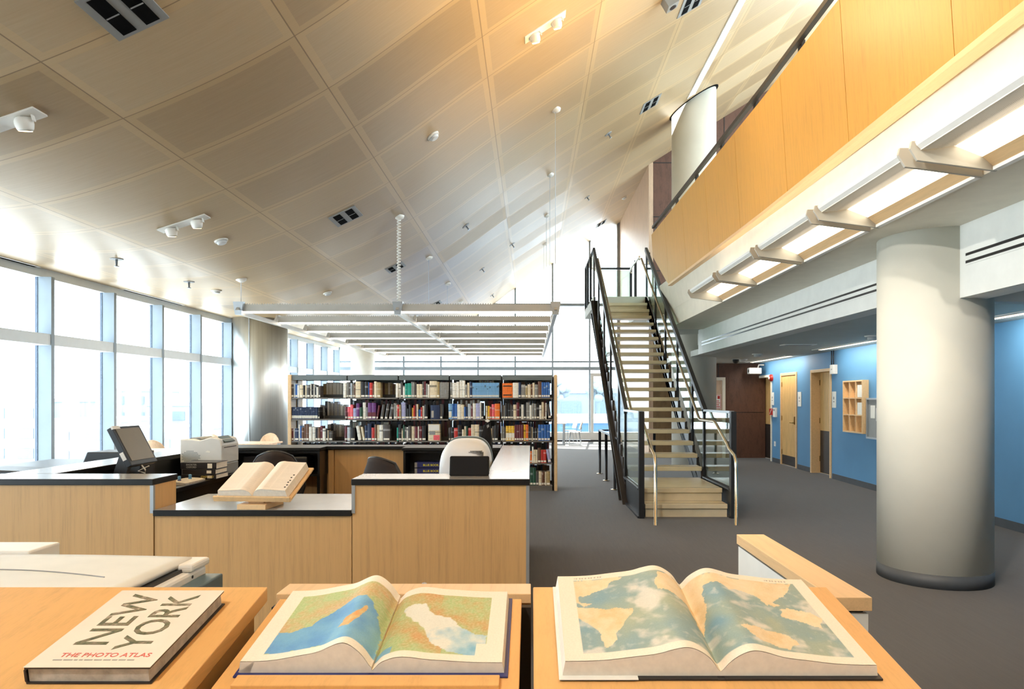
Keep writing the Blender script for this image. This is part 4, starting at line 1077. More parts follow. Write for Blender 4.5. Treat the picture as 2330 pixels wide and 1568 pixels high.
fs += [tuple(range(m_)), tuple((len(secs)-1)*m_+q for q in reversed(range(m_)))]
obj('rear_shell', MB().add(vs, fs, True), M['coolwhite'], t)
secs = [(5.722, 1.02, 1.258), (5.80, 1.02, 1.262)]
vs = [(p[0], y, p[1]) for y, s, zt in secs for p in eg(y, s, zt)]
obj('grey_rim', MB().add(vs, [(q+1, q, q+m_, q+m_+1) for q in range(m_-1)]+[tuple(range(m_)), tuple(m_+q for q in reversed(range(m_)))], True), M['teal'], t)
secs = [(5.802, 1.0, 1.25), (5.90, .98, 1.235)]
vs = [(p[0], y, p[1]) for y, s, zt in secs for p in eg(y, s, zt)]
obj('front_shell', MB().add(vs, [(q+1, q, q+m_, q+m_+1) for q in range(m_-1)]+[tuple(range(m_)), tuple(m_+q for q in reversed(range(m_)))], True), M['white'], t)
vn = MB()
for i in range(11):
    for j in range(6):
        if (i < 1 or i > 9) and j in (0, 5): continue
        if j == 5 and i < 4: continue
        x = -.475+i*.0105+.003*j*0; z = 1.165-j*.0095
        yy = 5.404-.012
        vn.box(x, x+.006, 5.372+.0006*j-.0, 5.415, z, z+.0045)
obj('vent_holes', vn, M['blackplastic'], t)
t = thing('receipt_box', 'black box standing on the right front counter before white computer', 'box', (-.4, 4.55, HT))
obj('case', MB().prism([(4.52, HT), (4.60, HT), (4.62, HT+.122), (4.55, HT+.128)], 'x', -.525, -.272), M['mattblack'], t, bevel=.01)
obj('side_slot', B(-.2725, -.268, 4.56, 4.59, HT+.03, HT+.10), M['midgrey'], t)
t = thing('desk_figure', 'black pointed cloth shape with white diamond tip behind the white computer', 'ornament', (-.42, 6.4, HL))
obj('cloth', MB().add([(-.49, 6.36, 1.10), (-.35, 6.36, 1.10), (-.35, 6.48, 1.10), (-.49, 6.48, 1.10), (-.415, 6.41, 1.35), (-.375, 6.41, 1.355), (-.37, 6.45, 1.355), (-.415, 6.45, 1.35), (-.405, 6.38, 1.24), (-.365, 6.38, 1.20)],
                      [(0, 3, 2, 1), (4, 5, 6, 7), (0, 1, 9, 8), (8, 9, 5, 4), (1, 2, 6, 5, 9), (2, 3, 7, 6), (3, 0, 8, 4, 7)]), M['mattblack'], t)
obj('stand', MB().tube([(-.42, 6.42, HL), (-.42, 6.42, 1.12)], .02, 10).lathe([(.09, 0), (.09, .012), (.02, .02)], (-.42, 6.42, HL), 20), M['mattblack'], t)
obj('white_tip', MB().prism([(-.395, 1.352), (-.370, 1.367), (-.395, 1.383), (-.420, 1.367)], 'y', 6.40, 6.41), M['white'], t)
obj('grey_patch', MB().prism([(-.396, 1.30), (-.378, 1.315), (-.384, 1.335), (-.402, 1.325)], 'y', 6.385, 6.39), M['midgrey'], t)
t = thing('work_surface', 'dark inner work surface under the white computer', 'desk', (-.55, 5.8, 0))
obj('tabletop', B(-.85, -.30, 5.12, 7.1, HL-.035, HL-.0), M['black'], t, bevel=.003)
obj('leg_panel', MB().box(-.84, -.31, 5.14, 5.17, 0, HL-.036).box(-.84, -.31, 7.0, 7.03, 0, HL-.036), M['black'], t)

# ---- office chairs
def office_chair(label, loc, rz, s=1.0):
    t = thing('office_chair', label, 'office chair', loc, 'dark office chairs inside the desk', (0, 0, rz))
    # backrest: curved shield, facing +y (its back towards -y)
    n1, n2 = 14, 12
    vs = []; fs = []
    def P(u, v, off):
        w_ = .25*(1-.55*max(0, v-.35)**1.7*1.6)*(.82+.18*min(1, v*3))
        x = w_*u
        return (x, -.20-.05*v-.05*(1-u*u)*0+.10*u*u*.9-off*.03, .62+.46*v-.05*u*u*v)
    for off in (0, 1):
        for j in range(n2+1):
            for i in range(n1+1): vs.append(P(-1+2*i/n1, j/n2, off))
    K = (n1+1)*(n2+1)
    for j in range(n2):
        for i in range(n1):
            a_ = j*(n1+1)+i; fs.append((a_, a_+1, a_+n1+2, a_+n1+1)); fs.append((K+a_, K+a_+n1+1, K+a_+n1+2, K+a_+1))
    ring = [i for i in range(n1+1)]+[j*(n1+1)+n1 for j in range(1, n2+1)]+[n2*(n1+1)+i for i in range(n1-1, -1, -1)]+[j*(n1+1) for j in range(n2-1, 0, -1)]
    for a_, b_ in zip(ring, ring[1:]+ring[:1]): fs.append((b_, a_, K+a_, K+b_))
    bk = obj('backrest', MB().add(vs, fs, True), M['darkfab'], t)
    rim = [P(-1+2*i/n1, 1.0, .5) for i in range(n1+1)]
    side = [P(1, j/n2, .5) for j in range(n2, -1, -1)]; side2 = [P(-1, j/n2, .5) for j in range(0, n2+1)]
    obj('rim', MB().tube(side2+rim[1:]+side[1:], .014, 8), M['blackplastic'], bk)
    obj('seat', MB().prism([(-.24, -.22), (.24, -.22), (.25, .16), (.18, .25), (-.18, .25), (-.25, .16)], 'z', .43, .50), M['darkfab'], t, bevel=.025, seg=3)
    obj('back_support', MB().tube([(0, -.05, .42), (0, -.24, .43), (0, -.28, .56), (0, -.26, .74)], .022, 8), M['blackplastic'], t)
    obj('gas_lift', MB().tube([(0, 0, .09), (0, 0, .43)], .028, 12), M['blackplastic'], t)
    bs = MB()
    for k_ in range(5):
        a_ = 2*PI*k_/5+.3; bs.beam((0, 0, .10), (.29*math.cos(a_), .29*math.sin(a_), .075), .045, .03)
    obj('base', bs, M['blackplastic'], t)
    for k_ in range(5):
        a_ = 2*PI*k_/5+.3; x, y = .28*math.cos(a_), .28*math.sin(a_)
        obj('caster', MB().tube([(x-.022, y, .03), (x+.022, y, .03)], .03, 14), M['blackplastic'], t)
    return t
office_chair('dark brown office chair left of the white computer', (-1.16, 6.05, 0), -.55)
office_chair('dark office chair between the printer and the open dictionary', (-2.33, 6.45, 0.02), .25)

# ================================================================== OPEN DICTIONARY ON ITS STAND
def page_z(u, th, bump, w0=.75):
    """height of an open page over the board; u = 0 at the gutter, 1 at the outer edge"""
    return th*(.55+.45*min(1, u*3))+bump*math.exp(-((u-.19)/.16)**2)+bump*.38*math.exp(-((u-.45)/.24)**2)-th*.5*math.exp(-(u/.045)**2)
dz0 = HL+.003
t = thing('book_stand', 'sloping pale wood stand on the low counter carrying the dictionary', 'book stand', (-1.73, 4.45, HL), None, (0, 0, math.radians(-5)))
obj('base', MB().box(-.095, .09, -.08, .18, .001, .034), M['desk_edge'], t, bevel=.003)
obj('post', MB().prism([(-.02, .034), (.16, .034), (.17, .12), (-.02, .065)], 'x', -.05, .05), M['desk_edge'], t)
tl = math.radians(24)
rm = Matrix.Translation((-.01, -.045, .052)) @ Matrix.Rotation(tl, 4, 'X')
obj('tray', MB().box(-.25, .25, 0, .40, 0, .014).moved(rm), M['desk_edge'], t, bevel=.003)
obj('ledge', MB().box(-.25, .25, -.012, .004, 0, .034).moved(rm), M['desk_edge'], t, bevel=.003)
STAND = t
def open_book(name, label, cat, loc, rot, W, H, thl, thr, bumpl, bumpr, colfn=None, cover='blackcover', inset=.008, nx=60, ny=40, paper='paper', pgw=None, back=0):
    """an open book lying on its board: local x across both pages, y away from the reader, z up from the board"""
    t = thing(name, label, cat, loc, None, rot)
    hw = W/2
    pw = pgw or hw-inset
    cb = MB().box(-hw, -.006, 0, H, .0, .004).box(.006, hw, 0, H, .0, .004).box(-.012, .012, 0, H, .0, .003)
    obj('cover', cb, M[cover], t, bevel=.001)
    for sgn, th, bp in ((-1, thl, bumpl), (1, thr, bumpr)):
        y0, y1 = inset, H-inset
        # page block
        vs = []; fs = []
        N_ = 28
        U = [(i/N_)**1.25 for i in range(N_+1)]
        spread = .5*th
        blk = MB()
        for i, u in enumerate(U):
            z = page_z(u, th, bp)+.0045
            x = sgn*pw*u
            xo = x+(sgn*spread*.35*(u**6))
            vs += [(xo, y0, .0045), (x, y0, z), (x, y1, z), (xo, y1, .0045)]
        for i in range(N_):
            a_ = i*4
            q = [(a_, a_+4, a_+5, a_+1), (a_+2, a_+6, a_+7, a_+3), (a_, a_+3, a_+7, a_+4)]
            fs += q if sgn > 0 else [tuple(reversed(f)) for f in q]
        e_ = [(0, 1, 2, 3), (N_*4+3, N_*4+2, N_*4+1, N_*4)]
        fs += e_ if sgn > 0 else [tuple(reversed(f)) for f in e_]
        b_ = obj('page_block', blk.add(vs, fs), M[paper], t)
        # top sheet with its print
        vs = []; fs = []
        for j in range(ny+1):
            v = j/ny
            for i in range(nx+1):
                u = (i/nx)
                vs.append((sgn*pw*u, y0+.0005+(y1-y0-.001)*v, page_z(u, th, bp)+.0052))
        for j in range(ny):
            for i in range(nx):
                a_ = j*(nx+1)+i; f = (a_, a_+1, a_+nx+2, a_+nx+1)
                fs.append(f if sgn > 0 else tuple(reversed(f)))
        pg = obj('page', MB().add(vs, fs, True), M['print'], t)
        at_ = pg.data.color_attributes.new('print', 'FLOAT_COLOR', 'POINT')
        for j in range(ny+1):
            for i in range(nx+1):
                at_.data[j*(nx+1)+i].color = rgb(colfn(sgn, i/nx, j/ny))
    return t
def dict_col(s, u, v):
    c = (240, 230, 218)
    if .10 < u < .92 and .08 < v < .93:
        col = (u-.10)/.82*2
        if abs((col % 1)-.5) < .46:
            line = math.sin(v*260)
            g = mnoise.noise(Vector((u*60, v*40, s)))
            k = .965 if line > 0 else .99
            return tuple(q*(k+.015*g) for q in c)
    return c
Wm = STAND.matrix_basis if False else Matrix.Translation((-1.73, 4.45, HL)) @ Matrix.Rotation(math.radians(-5), 4, 'Z') @ rm @ Matrix.Translation((0, .004, .0145))
dk = open_book('dictionary', 'large open dictionary with thumb-index notches on the sloping wood stand', 'book', (0, 0, 0), (0, 0, 0), .45, .37, .046, .052, .012, .012, dict_col, 'blackcover', .006, 40, 60)
ORG[dk.name] = None
dk.matrix_basis = Wm
for ch in dk.children:
    pass
for i, v in enumerate((.08, .16, .26, .33, .44, .54)):
    x = .45/2-.006-.006+(.005*(i % 2))
    obj('thumb_notch', MB().lathe([(.006, -.004), (.006, .0015)], (x-.022+.012*(1-v), .02+.36*v*.9, .0575), 12), M['black'], dk, local=True)
M['redprint'] = plain('red_print', (214, 96, 80), .5); M['jacket'] = plain('glossy_white_jacket', (232, 224, 208), .16, spec=.7, vary=.02)
# ================================================================== FOREGROUND READING STANDS
TS = .178; TA = math.atan(TS); ZB = 1.10; DBK = 1.755
def tz(D, drop=0): return ZB-drop+TS*(D-DBK)
def slope_top(x0, x1, d0, d1, drop, th): return MB().prism([(d0, tz(d0, drop)-th), (d1, tz(d1, drop)-th), (d1, tz(d1, drop)), (d0, tz(d0, drop))], 'x', x0, x1)
XLT = (609-CX)/F*1.755
t = thing('atlas_stand', 'sloping maple reading stand under the photo atlas', 'stand', (-1.4, 1.4, 0), 'sloping atlas stands')
obj('sloped_top', slope_top(-2.3, XLT, .95, DBK, 0, .036), M['table'], t, bevel=.0025)
obj('side_panel', MB().prism([(1.0, 0), (1.70, 0), (1.70, tz(1.7)-.037), (1.0, tz(1.0)-.037)], 'x', XLT-.04, XLT-.012), M['table'], t)
obj('side_panel', MB().prism([(1.0, 0), (1.70, 0), (1.70, tz(1.7)-.037), (1.0, tz(1.0)-.037)], 'x', -2.28, -2.25), M['table'], t)
obj('back_panel', B(-2.25, XLT-.04, 1.66, 1.69, 0, 1.03), M['table'], t)
XM0, XM1 = (637-CX)/F*1.755, (1187-CX)/F*1.755
t = thing('atlas_stand', 'narrower lower sloping stand under the open relief map atlas', 'stand', (-.32, 1.4, 0), 'sloping atlas stands')
obj('sloped_top', slope_top(XM0, XM1, .95, DBK, .03, .022), M['table'], t, bevel=.002)
obj('book_ledge', MB().prism([(1.368, tz(1.368, .03)+.0), (1.405, tz(1.405, .03)+.0), (1.403, tz(1.403, .03)+.012), (1.366, tz(1.366, .03)+.012)], 'x', -.585, -.062), M['table'], t, bevel=.002)
obj('back_rail', B(XLT+.005, .0, 1.80, 1.90, 1.045, 1.07), M['desk_edge'], t, bevel=.002)
obj('back_panel', B(XLT+.004, .0, 1.77, 1.795, 0, 1.044), M['bronze'], t)  # dark sheet added to stand in for the shade behind the gap
obj('rail_face', MB().box(XLT+.006, -.0, 1.81, 1.83, .98, 1.044), M['table'], t)
obj('side_panel', MB().prism([(1.0, 0), (1.80, 0), (1.80, 1.02), (1.0, tz(1.0, .03)-.03)], 'x', XM0+.02, XM0+.045), M['bronze'], t)
obj('side_panel', MB().prism([(1.0, 0), (1.80, 0), (1.80, 1.02), (1.0, tz(1.0, .03)-.03)], 'x', XM1-.045, XM1-.02), M['bronze'], t)
XR0, XR1 = (1213-CX)/F*1.755, (1880-CX)/F*1.755
t = thing('atlas_stand', 'sloping maple reading stand under the open world atlas', 'stand', (.37, 1.4, 0), 'sloping atlas stands')
obj('sloped_top', slope_top(XR0, XR1, .95, DBK, 0, .036), M['table'], t, bevel=.0025)
obj('side_panel', MB().prism([(1.0, 0), (1.70, 0), (1.70, tz(1.7)-.037), (1.0, tz(1.0)-.037)], 'x', XR0+.012, XR0+.04), M['table'], t)
obj('side_panel', MB().prism([(1.0, 0), (1.70, 0), (1.70, tz(1.7)-.037), (1.0, tz(1.0)-.037)], 'x', XR1-.04, XR1-.012), M['table'], t)
obj('back_panel', B(XR0+.04, XR1-.04, 1.66, 1.69, 0, 1.03), M['table'], t)
t = thing('flat_file_box', 'pale flat-topped box with tiny knob behind the open relief atlas', 'box', (-.40, 2.15, 0))
obj('cabinet', B(-.60, -.21, 1.96, 2.32, .02, .925), M['offwhite'], t, bevel=.003)
obj('lid', B(-.612, -.20, 1.95, 2.34, .926, .945), M['offwhite'], t, bevel=.002)
obj('knob', MB().lathe([(.005, 0), (.009, .005), (.008, .013), (.001, .016)], (-.353, 2.33, .945), 12), M['silver'], t)
obj('base', B(-.59, -.22, 1.97, 2.31, 0, .02), M['blackplastic'], t)

# ---- closed photo atlas
def on_slope(X, D, drop=0, lift=.0008): return Vector((X, D, tz(D, drop)))+Vector((0, -math.sin(TA), math.cos(TA)))*lift
t = thing('photo_atlas', 'closed white photo atlas of New York with mottled lettering', 'book', on_slope(-.962, 1.338), None, (TA, 0, 0))
W_, H_, TH = .240, .327, .034
obj('cover', MB().box(.002, W_, 0, H_, 0, .0028).box(.002, W_, 0, H_, TH-.0028, TH).prism([(.0, .006), (.004, .0), (.006, .003), (.0035, .007), (.0035, TH-.007), (.006, TH-.003), (.004, TH), (.0, TH-.006)], 'y', 0, H_), M['blackcover'], t)
obj('dust_jacket', MB().prism([(.0005, TH+.0004), (W_+.0008, TH+.0004), (W_+.0008, TH+.0012), (.0005, TH+.0012)], 'y', -.0004, H_+.0006), M['jacket'] if 'jacket' in M else M['offwhite'], t)
obj('page_block', MB().box(.005, W_-.006, .005, H_-.005, .0029, TH-.0029), M['greypaper'], t)
zc_ = TH+.0015
def cov(name, body, size, x, y, mt, rot, off=0, sx=1): return text(name, body, size, M[mt], t, (x, y, zc_), (0, 0, rot), off, .0002, 'LEFT', sx)
cov('title', 'NEW', .095, .108, .075, 'mottled', PI/2, .0010, 1.05)
cov('title', 'YORK', .095, .196, .064, 'mottled', PI/2, .0010, .93)
cov('subtitle', 'THE PHOTO ATLAS', .0205, .044, .036, 'redprint', 0, .0002, .98)
sm = MB()
q = random.Random(2)
x = .040
while x < .195:
    l = q.uniform(.006, .018); sm.box(x, x+l, .0235, .0265, zc_-.0002, zc_+.0002); x += l+.003
obj('credit_line', sm, M['silverprint'], t)

# ---- printed pages
def inside(p, poly):
    x, y = p; r = False; j = len(poly)-1
    for i in range(len(poly)):
        xi, yi = poly[i]; xj, yj = poly[j]
        if (yi > y) != (yj > y) and x < (xj-xi)*(y-yi)/(yj-yi)+xi: r = not r
        j = i
    return r
def mixc(a, b, k): k = max(0, min(1, k)); return tuple(a[i]+(b[i]-a[i])*k for i in range(3))
def fbm(x, y, s=0, o=4): return mnoise.fractal(Vector((x, y, s)), 1.0, 2.0, o)
PAGE = (240, 231, 214)
# world atlas: u runs 0..2 across both pages (0 outer left edge, 1 gutter, 2 outer right edge), v 0 near .. 1 far
LANDS = [[(.10, 1), (.50, 1), (.46, .96), (.33, .82), (.16, .74), (.14, .66), (.24, .62), (.17, .60), (.08, .70), (0.04, .76)],
         [(.09, .60), (.20, .58), (.34, .53), (.52, .50), (.50, .43), (.40, .27), (.36, .16), (.31, .07), (.27, .08), (.26, .22), (.20, .36), (.11, .46)],
         [(.80, .99), (1.0, .99), (1.0, .30), (.985, .45), (.96, .62), (.84, .66), (.76, .70), (.74, .80)],
         [(1.0, 1), (1.88, 1), (1.80, .86), (1.66, .72), (1.55, .60), (1.50, .72), (1.40, .80), (1.30, .76), (1.24, .86), (1.12, .84), (1.08, .66), (1.03, .40), (1.0, .30)],
         [(1.62, .56), (1.70, .60), (1.84, .56), (1.90, .48), (1.84, .34), (1.74, .40), (1.60, .46)],
         [(1.22, .24), (1.34, .26), (1.55, .20), (1.56, .10), (1.48, .02), (1.34, .06), (1.26, .14)],
         [(1.50, .68), (1.58, .70), (1.66, .62), (1.60, .60)], [(1.05, .64), (1.08, .62), (1.06, .50), (1.03, .54)]]
def world_col(s, u_, v):
    u = 1-u_ if s < 0 else 1+u_
    if not (.12 < u < 1.90 and .065 < v < .93):
        if .13 < u < .36 and .952 < v < .966 and math.sin(u*260) > -.2: return (186, 176, 160)
        if 1.68 < u < 1.86 and .952 < v < .966 and math.sin(u*260) > -.2: return (186, 176, 160)
        return PAGE
    U, V = (u-.12)/.89, (v-.065)/.865
    wob = fbm(u*9, v*9, 3)*.022; wob2 = fbm(u*9, v*9, 8)*.022
    P = ((u+wob-.0), V+wob2)
    d = 0
    for poly in LANDS:
        if inside(P, poly): d = 1; break
    n = fbm(u*3.2, v*3.2, 1); n2 = fbm(u*14, v*14, 5)
    if d:
        return mixc(mixc((238, 216, 176), (224, 190, 136), .5+n*.9), (240, 226, 200), .35+n2*.4)
    sea = mixc((146, 168, 166), (170, 180, 160), .5+n*1.1)
    sea = mixc(sea, (128, 164, 180), max(0, fbm(u*2.3+5, v*2.3, 9))*1.2)
    fog = max(0, fbm(u*4+9, v*6, 12)-.12)*2.0
    return mixc(mixc(sea, (226, 220, 208), min(.85, fog)), (240, 230, 214), max(0, n2-.25)*.8)
t = open_book('world_atlas', 'large open atlas showing a world ocean map on the right stand', 'book', on_slope(.366, 1.349, lift=.0005), (TA, 0, 0), .62, .405, .030, .022, .030, .030, world_col, 'blackcover', .010, 150, 110)
pm = obj('page_marker', MB().box(.02, .026, .012, .30, .0, .0006), M['silver'], t) if False else None
for sgn in (-1,):
    obj('loose_jacket', MB().box(-.312, -.16, -.004, .40, .0042, .0052), M['offwhite'], t)
SEA_L = [(0, .34), (.14, .33), (.30, .38), (.40, .50), (.52, .66), (.62, .74), (.74, .74), (.86, .60), (.95, .42), (1.0, .2), (1.0, 0), (0, 0)]
ISLE_L = [(.60, .22), (.66, .36), (.76, .46), (.82, .54), (.84, .50), (.79, .36), (.73, .22)]
ADRI_R = [(1.14, .74), (1.24, .80), (1.34, .80), (1.40, .66), (1.50, .60), (1.62, .58), (1.76, .40), (2.0, .30), (2.0, .0), (1.80, .0), (1.66, .05), (1.50, .14), (1.42, .30), (1.30, .46), (1.18, .58)]
def relief_col(s, u_, v):
    u = 1-u_ if s < 0 else 1+u_
    if not (.14 < u < 1.86 and .075 < v < .90): return PAGE
    if u > 1.78 and v < .22 : return PAGE
    if s < 0: U = (u-.14)/.86
    else: U = 1+(u-1)/.86
    V = (v-.075)/.825
    w1 = fbm(u*10, v*10, 2)*.03; w2 = fbm(u*10, v*10, 6)*.03
    P = (U+w1, V+w2)
    n = fbm(u*5, v*5, 1); n2 = fbm(u*15, v*17, 4); n3 = fbm(u*55, v*60, 7)
    green = (172, 194, 136); orange = (208, 164, 116); pale = (226, 216, 184)
    if s < 0:
        ridge = math.exp(-((V-(.42+.55*U))/.17)**2)
        if inside(P, ISLE_L): return mixc((214, 196, 140), (220, 160, 100), .4+n2)
        if inside(P, SEA_L): return mixc(mixc((104, 158, 206), (122, 176, 210), .5+n), (150, 196, 204), max(0, (U-.62)*1.5+n*.4))
        c = mixc(green, orange, ridge*.8+n*.4+n2*.35)
        c = mixc(c, (206, 196, 176), max(0, .55-abs(V-.62)*3-abs(U-.6)*1.5))
        return mixc(c, pale, .16+n3*.45)
    if inside(P, ADRI_R):
        return mixc((226, 226, 216), (132, 184, 210), max(0, min(1, (U-1.42)*1.2+n*.9-V*.4)))
    if V < .10 and U < 1.14: return (132, 182, 204)
    ridge = math.exp(-((V-(.98-.05*(U-1)))/.16)**2)*(1 if U < 1.5 else .3)+math.exp(-((V-(.62-.30*(U-1.5)))/.12)**2)*(1 if U > 1.4 else 0)+math.exp(-((V-(.50-.75*(U-1.0)))/.15)**2)*(1 if U < 1.6 else 0)
    c = mixc(green, (204, 154, 100), ridge*.75+n*.35+n2*.35)
    return mixc(c, pale, .16+n3*.45)
t = open_book('relief_atlas', 'open atlas with green, orange and blue relief maps on the middle stand', 'book', on_slope(-.322, 1.41, .03, .0005), (TA, 0, 0), .552, .345, .024, .022, .040, .014, relief_col, 'bluecover', .012, 150, 110)
obj('loose_sheet', MB().prism([(-.270, .0058), (-.245, .0058), (-.235, .0285), (-.237, .0285)], 'y', .012, .335), M['paper'], t)

# ================================================================== COPIER
t = thing('copier', 'large white photocopier at lower left behind the reading stand', 'copier', (-2.2, 2.4, 0))
CR = -1.30
obj('body', MB().box(-2.75, CR, 1.95, 2.82, .10, .905), M['offwhite'], t, bevel=.012)
obj('rear_deck', B(-2.75, CR+.01, 2.68, 2.83, .905, .935), M['offwhite'], t, bevel=.01)
obj('glass_bed', B(-2.6, CR-.03, 1.97, 2.70, .905, .918), M['blackplastic'], t)
# gently domed document lid
vs = []; fs = []; nx, ny = 24, 16
for top in (0, 1):
    for j in range(ny+1):
        for i in range(nx+1):
            u, v = i/nx, j/ny
            x = -2.62+(CR-.045+2.62)*u; y = 1.93+.86*v
            z = .922 if not top else .940+.020*math.sin(PI*min(1, max(0, u*.9+.05)))*(.6+.4*math.sin(PI*v))
            vs.append((x, y, z))
K = (nx+1)*(ny+1)
for j in range(ny):
    for i in range(nx):
        a_ = j*(nx+1)+i; fs += [(a_, a_+nx+1, a_+nx+2, a_+1), (K+a_, K+a_+1, K+a_+nx+2, K+a_+nx+1)]
ring = list(range(nx+1))+[j*(nx+1)+nx for j in range(1, ny+1)]+[ny*(nx+1)+i for i in range(nx-1, -1, -1)]+[j*(nx+1) for j in range(ny-1, 0, -1)]
for a_, b_ in zip(ring, ring[1:]+ring[:1]): fs.append((a_, b_, K+b_, K+a_))
ld = obj('lid', MB().add(vs, fs, True), M['white'], t)
ar = [(-2.28+.80*i/16, 2.46+.045*math.sin(PI*i/16)*1.3-.02*i/16) for i in range(17)]
obj('lid_seam', MB().tube([(x, y, .9415+.020*math.sin(PI*min(1, (x+2.62)/1.275*.9+.05))*(.6+.4*math.sin(PI*(y-1.93)/.86))) for x, y in ar], .0022, 6), M['midgrey'], ld)
obj('back_feeder', B(-2.75, -2.02, 2.83, 3.02, .78, .955), M['offwhite'], t, bevel=.008)
obj('document_tray', MB().prism([(-2.75, .985), (-2.42, .970), (-2.42, .975), (-2.75, .99)], 'y', 2.68, 2.8), M['offwhite'], t)
obj('side_unit', B(CR, CR+.075, 2.55, 2.80, .70, .875), M['teal'], t, bevel=.006)
obj('side_tray', B(CR, CR+.07, 2.2, 2.80, .45, .70), M['lightgrey'], t, bevel=.008)
sc2 = MB()
for y, z in ((2.70, .885), (2.35, .86), (2.55, .84)): sc2.tube([(CR-.002, y, z), (CR+.002, y, z)], .006, 10)
obj('screw', MB().tube([(CR-.002, 2.70, .885), (CR+.002, 2.70, .885)], .006, 10), M['blackplastic'], t)
obj('screw', MB().tube([(CR-.002, 2.35, .86), (CR+.002, 2.35, .86)], .006, 10), M['blackplastic'], t)
obj('base', B(-2.7, CR-.05, 2.0, 2.78, 0, .10), M['blackplastic'], t)

# ================================================================== LOW PARTITION AT THE RIGHT
t = thing('low_partition', 'low white partition wall with maple cap right of the world atlas', 'partition', (1.08, 2.9, 0))
obj('cap', B(1.012, 1.146, 2.36, 3.46, .856, .902), M['desk_edge'], t, bevel=.002)
obj('wall_panel', B(1.018, 1.138, 2.372, 3.45, 0, .845), M['white'], t)
obj('shadow_gap', B(1.03, 1.126, 2.385, 3.44, .845, .856), M['black'], t)
# ================================================================== CORRIDOR FITTINGS ON THE BLUE WALL
def wpz(px, py):                    # distance along the wall and height for a pixel on the blue wall
    D = wD(px); return D, EYE+(CY-py)/F*D
def plate(name, label, cat, x0, x1, y0, y1, mat, th=.012, group=None):
    d1, _ = wpz(x0, y0); d0, _ = wpz(x1, y0); dm = (d0+d1)/2
    z0 = EYE+(CY-y1)/F*dm; z1 = EYE+(CY-y0)/F*dm
    t = wall_thing(name, label, cat, d0, None, group)
    obj('plate', B(-th-.001, -.001, 0, d1-d0, z0, z1), M[mat], t, bevel=.002)
    return t, d1-d0, z0, z1
for i, (x0, x1, y0, y1, l) in enumerate(((1755.5, 1761.5, 893, 922, 'white room sign beside the corridor end door'), (1816.5, 1824, 892, 925, 'white room sign right of the flush maple door'), (1894.5, 1903, 891, 928, 'white room sign right of the recessed door by the pigeonholes'))):
    t, L, z0, z1 = plate('room_sign', l, 'sign', x0, x1, y0, y1, 'white', .012, 'room signs on the blue wall')
    zz = (z0+z1)/2
    obj('symbol', MB().tube([(-.015, L*.5, zz+.03), (-.013, L*.5, zz+.03)], .03, 14), M['midgrey'], t)
    obj('lettering', B(-.0145, -.012, L*.3, L*.7, zz-.05, zz-.03), M['midgrey'], t)
t, L, z0, z1 = plate('fire_alarm_call_point', 'red fire alarm pull station on the blue wall', 'alarm', 1754.8, 1762.5, 930, 944.5, 'red', .05)
obj('handle', MB().beam((-.054, L*.25, z1-.02), (-.054, L*.75, z0+.03), .012, .02), M['white'], t)
t, L, z0, z1 = plate('wall_phone', 'narrow white wall unit next to the red alarm', 'wall unit', 1763.2, 1768.5, 928, 949, 'offwhite', .05)
obj('screen', B(-.054, -.05, L*.2, L*.8, z1-.08, z1-.03), M['midgrey'], t)
t, L, z0, z1 = plate('wall_socket', 'small white socket low on the blue wall', 'socket', 1762, 1765.5, 1004.5, 1015.5, 'offwhite', .01)
obj('outlet', B(-.0125, -.01, L*.3, L*.7, z0+.03, z1-.03), M['lightgrey'], t)
D, z = wpz(1757, 860)
t = wall_thing('alarm_strobe', 'round red alarm sounder high on the blue wall', 'alarm', D)
obj('dome', MB().tube([(-.001, 0, z), (-.05, 0, z), (-.075, 0, z)], [.085, .085, .05], 20), M['red'], t)
obj('lens', MB().tube([(-.076, 0, z), (-.09, 0, z)], [.04, .03], 14), M['offwhite'], t)
D, z = wpz(1898, 833)
t = wall_thing('access_point_box', 'white box with two cables high above the recessed door', 'box', D-.1)
obj('case', B(-.09, -.001, -.07, .09, z-.16, z+.02), M['offwhite'], t, bevel=.006)
obj('sensor', MB().tube([(-.095, .0, z-.07), (-.089, .0, z-.07)], .014, 12), M['midgrey'], t)
for y in (-.02, .07): obj('cable', MB().tube([(-.06, y, z+.02), (-.06, y, 2.50)], .012, 8), M['blackplastic'], t)
# security camera at the corner
t = thing('security_camera', 'white wall camera in the top corner of the brown wall', 'camera', (5.78, 18.2, 2.28))
obj('housing', MB().box(5.60, 5.92, 18.02, 18.22, 2.20, 2.36), M['offwhite'], t, bevel=.02)
obj('bracket', MB().tube([(5.86, 18.15, 2.36), (5.9, 18.2, 2.44), (6.03, 18.2, 2.44)], .02, 8), M['offwhite'], t)
obj('lens', MB().tube([(5.61, 18.1, 2.28), (5.595, 18.1, 2.28)], .04, 12), M['blackplastic'], t)
# pigeonhole rack
d1, _ = wpz(1931, 930); d0, _ = wpz(1977, 930)
t = wall_thing('pigeonhole_rack', 'wooden nine-compartment pigeonhole rack on the blue wall', 'rack', d0)
L = d1-d0; z1 = EYE+(CY-867)/F*13.0; z0 = EYE+(CY-985)/F*12.6; dp = .11
cs = MB().box(-dp, -.001, 0, .025, z0, z1).box(-dp, -.001, L-.025, L, z0, z1).box(-dp, -.001, .025, L-.025, z0, z0+.025).box(-dp, -.001, .025, L-.025, z1-.025, z1).box(-.018, -.001, .025, L-.025, z0+.025, z1-.025)
obj('case', cs, M['desk_edge'], t)
for i in (1, 2):
    y = .0125+(L-.025)*i/3; obj('divider', B(-dp+.004, -.018, y-.008, y+.008, z0+.025, z1-.025), M['desk_edge'], t)
    z = z0+.0125+(z1-z0-.025)*i/3; obj('shelf', B(-dp+.003, -.018, .025, L-.025, z-.009, z+.009), M['desk_edge'], t)
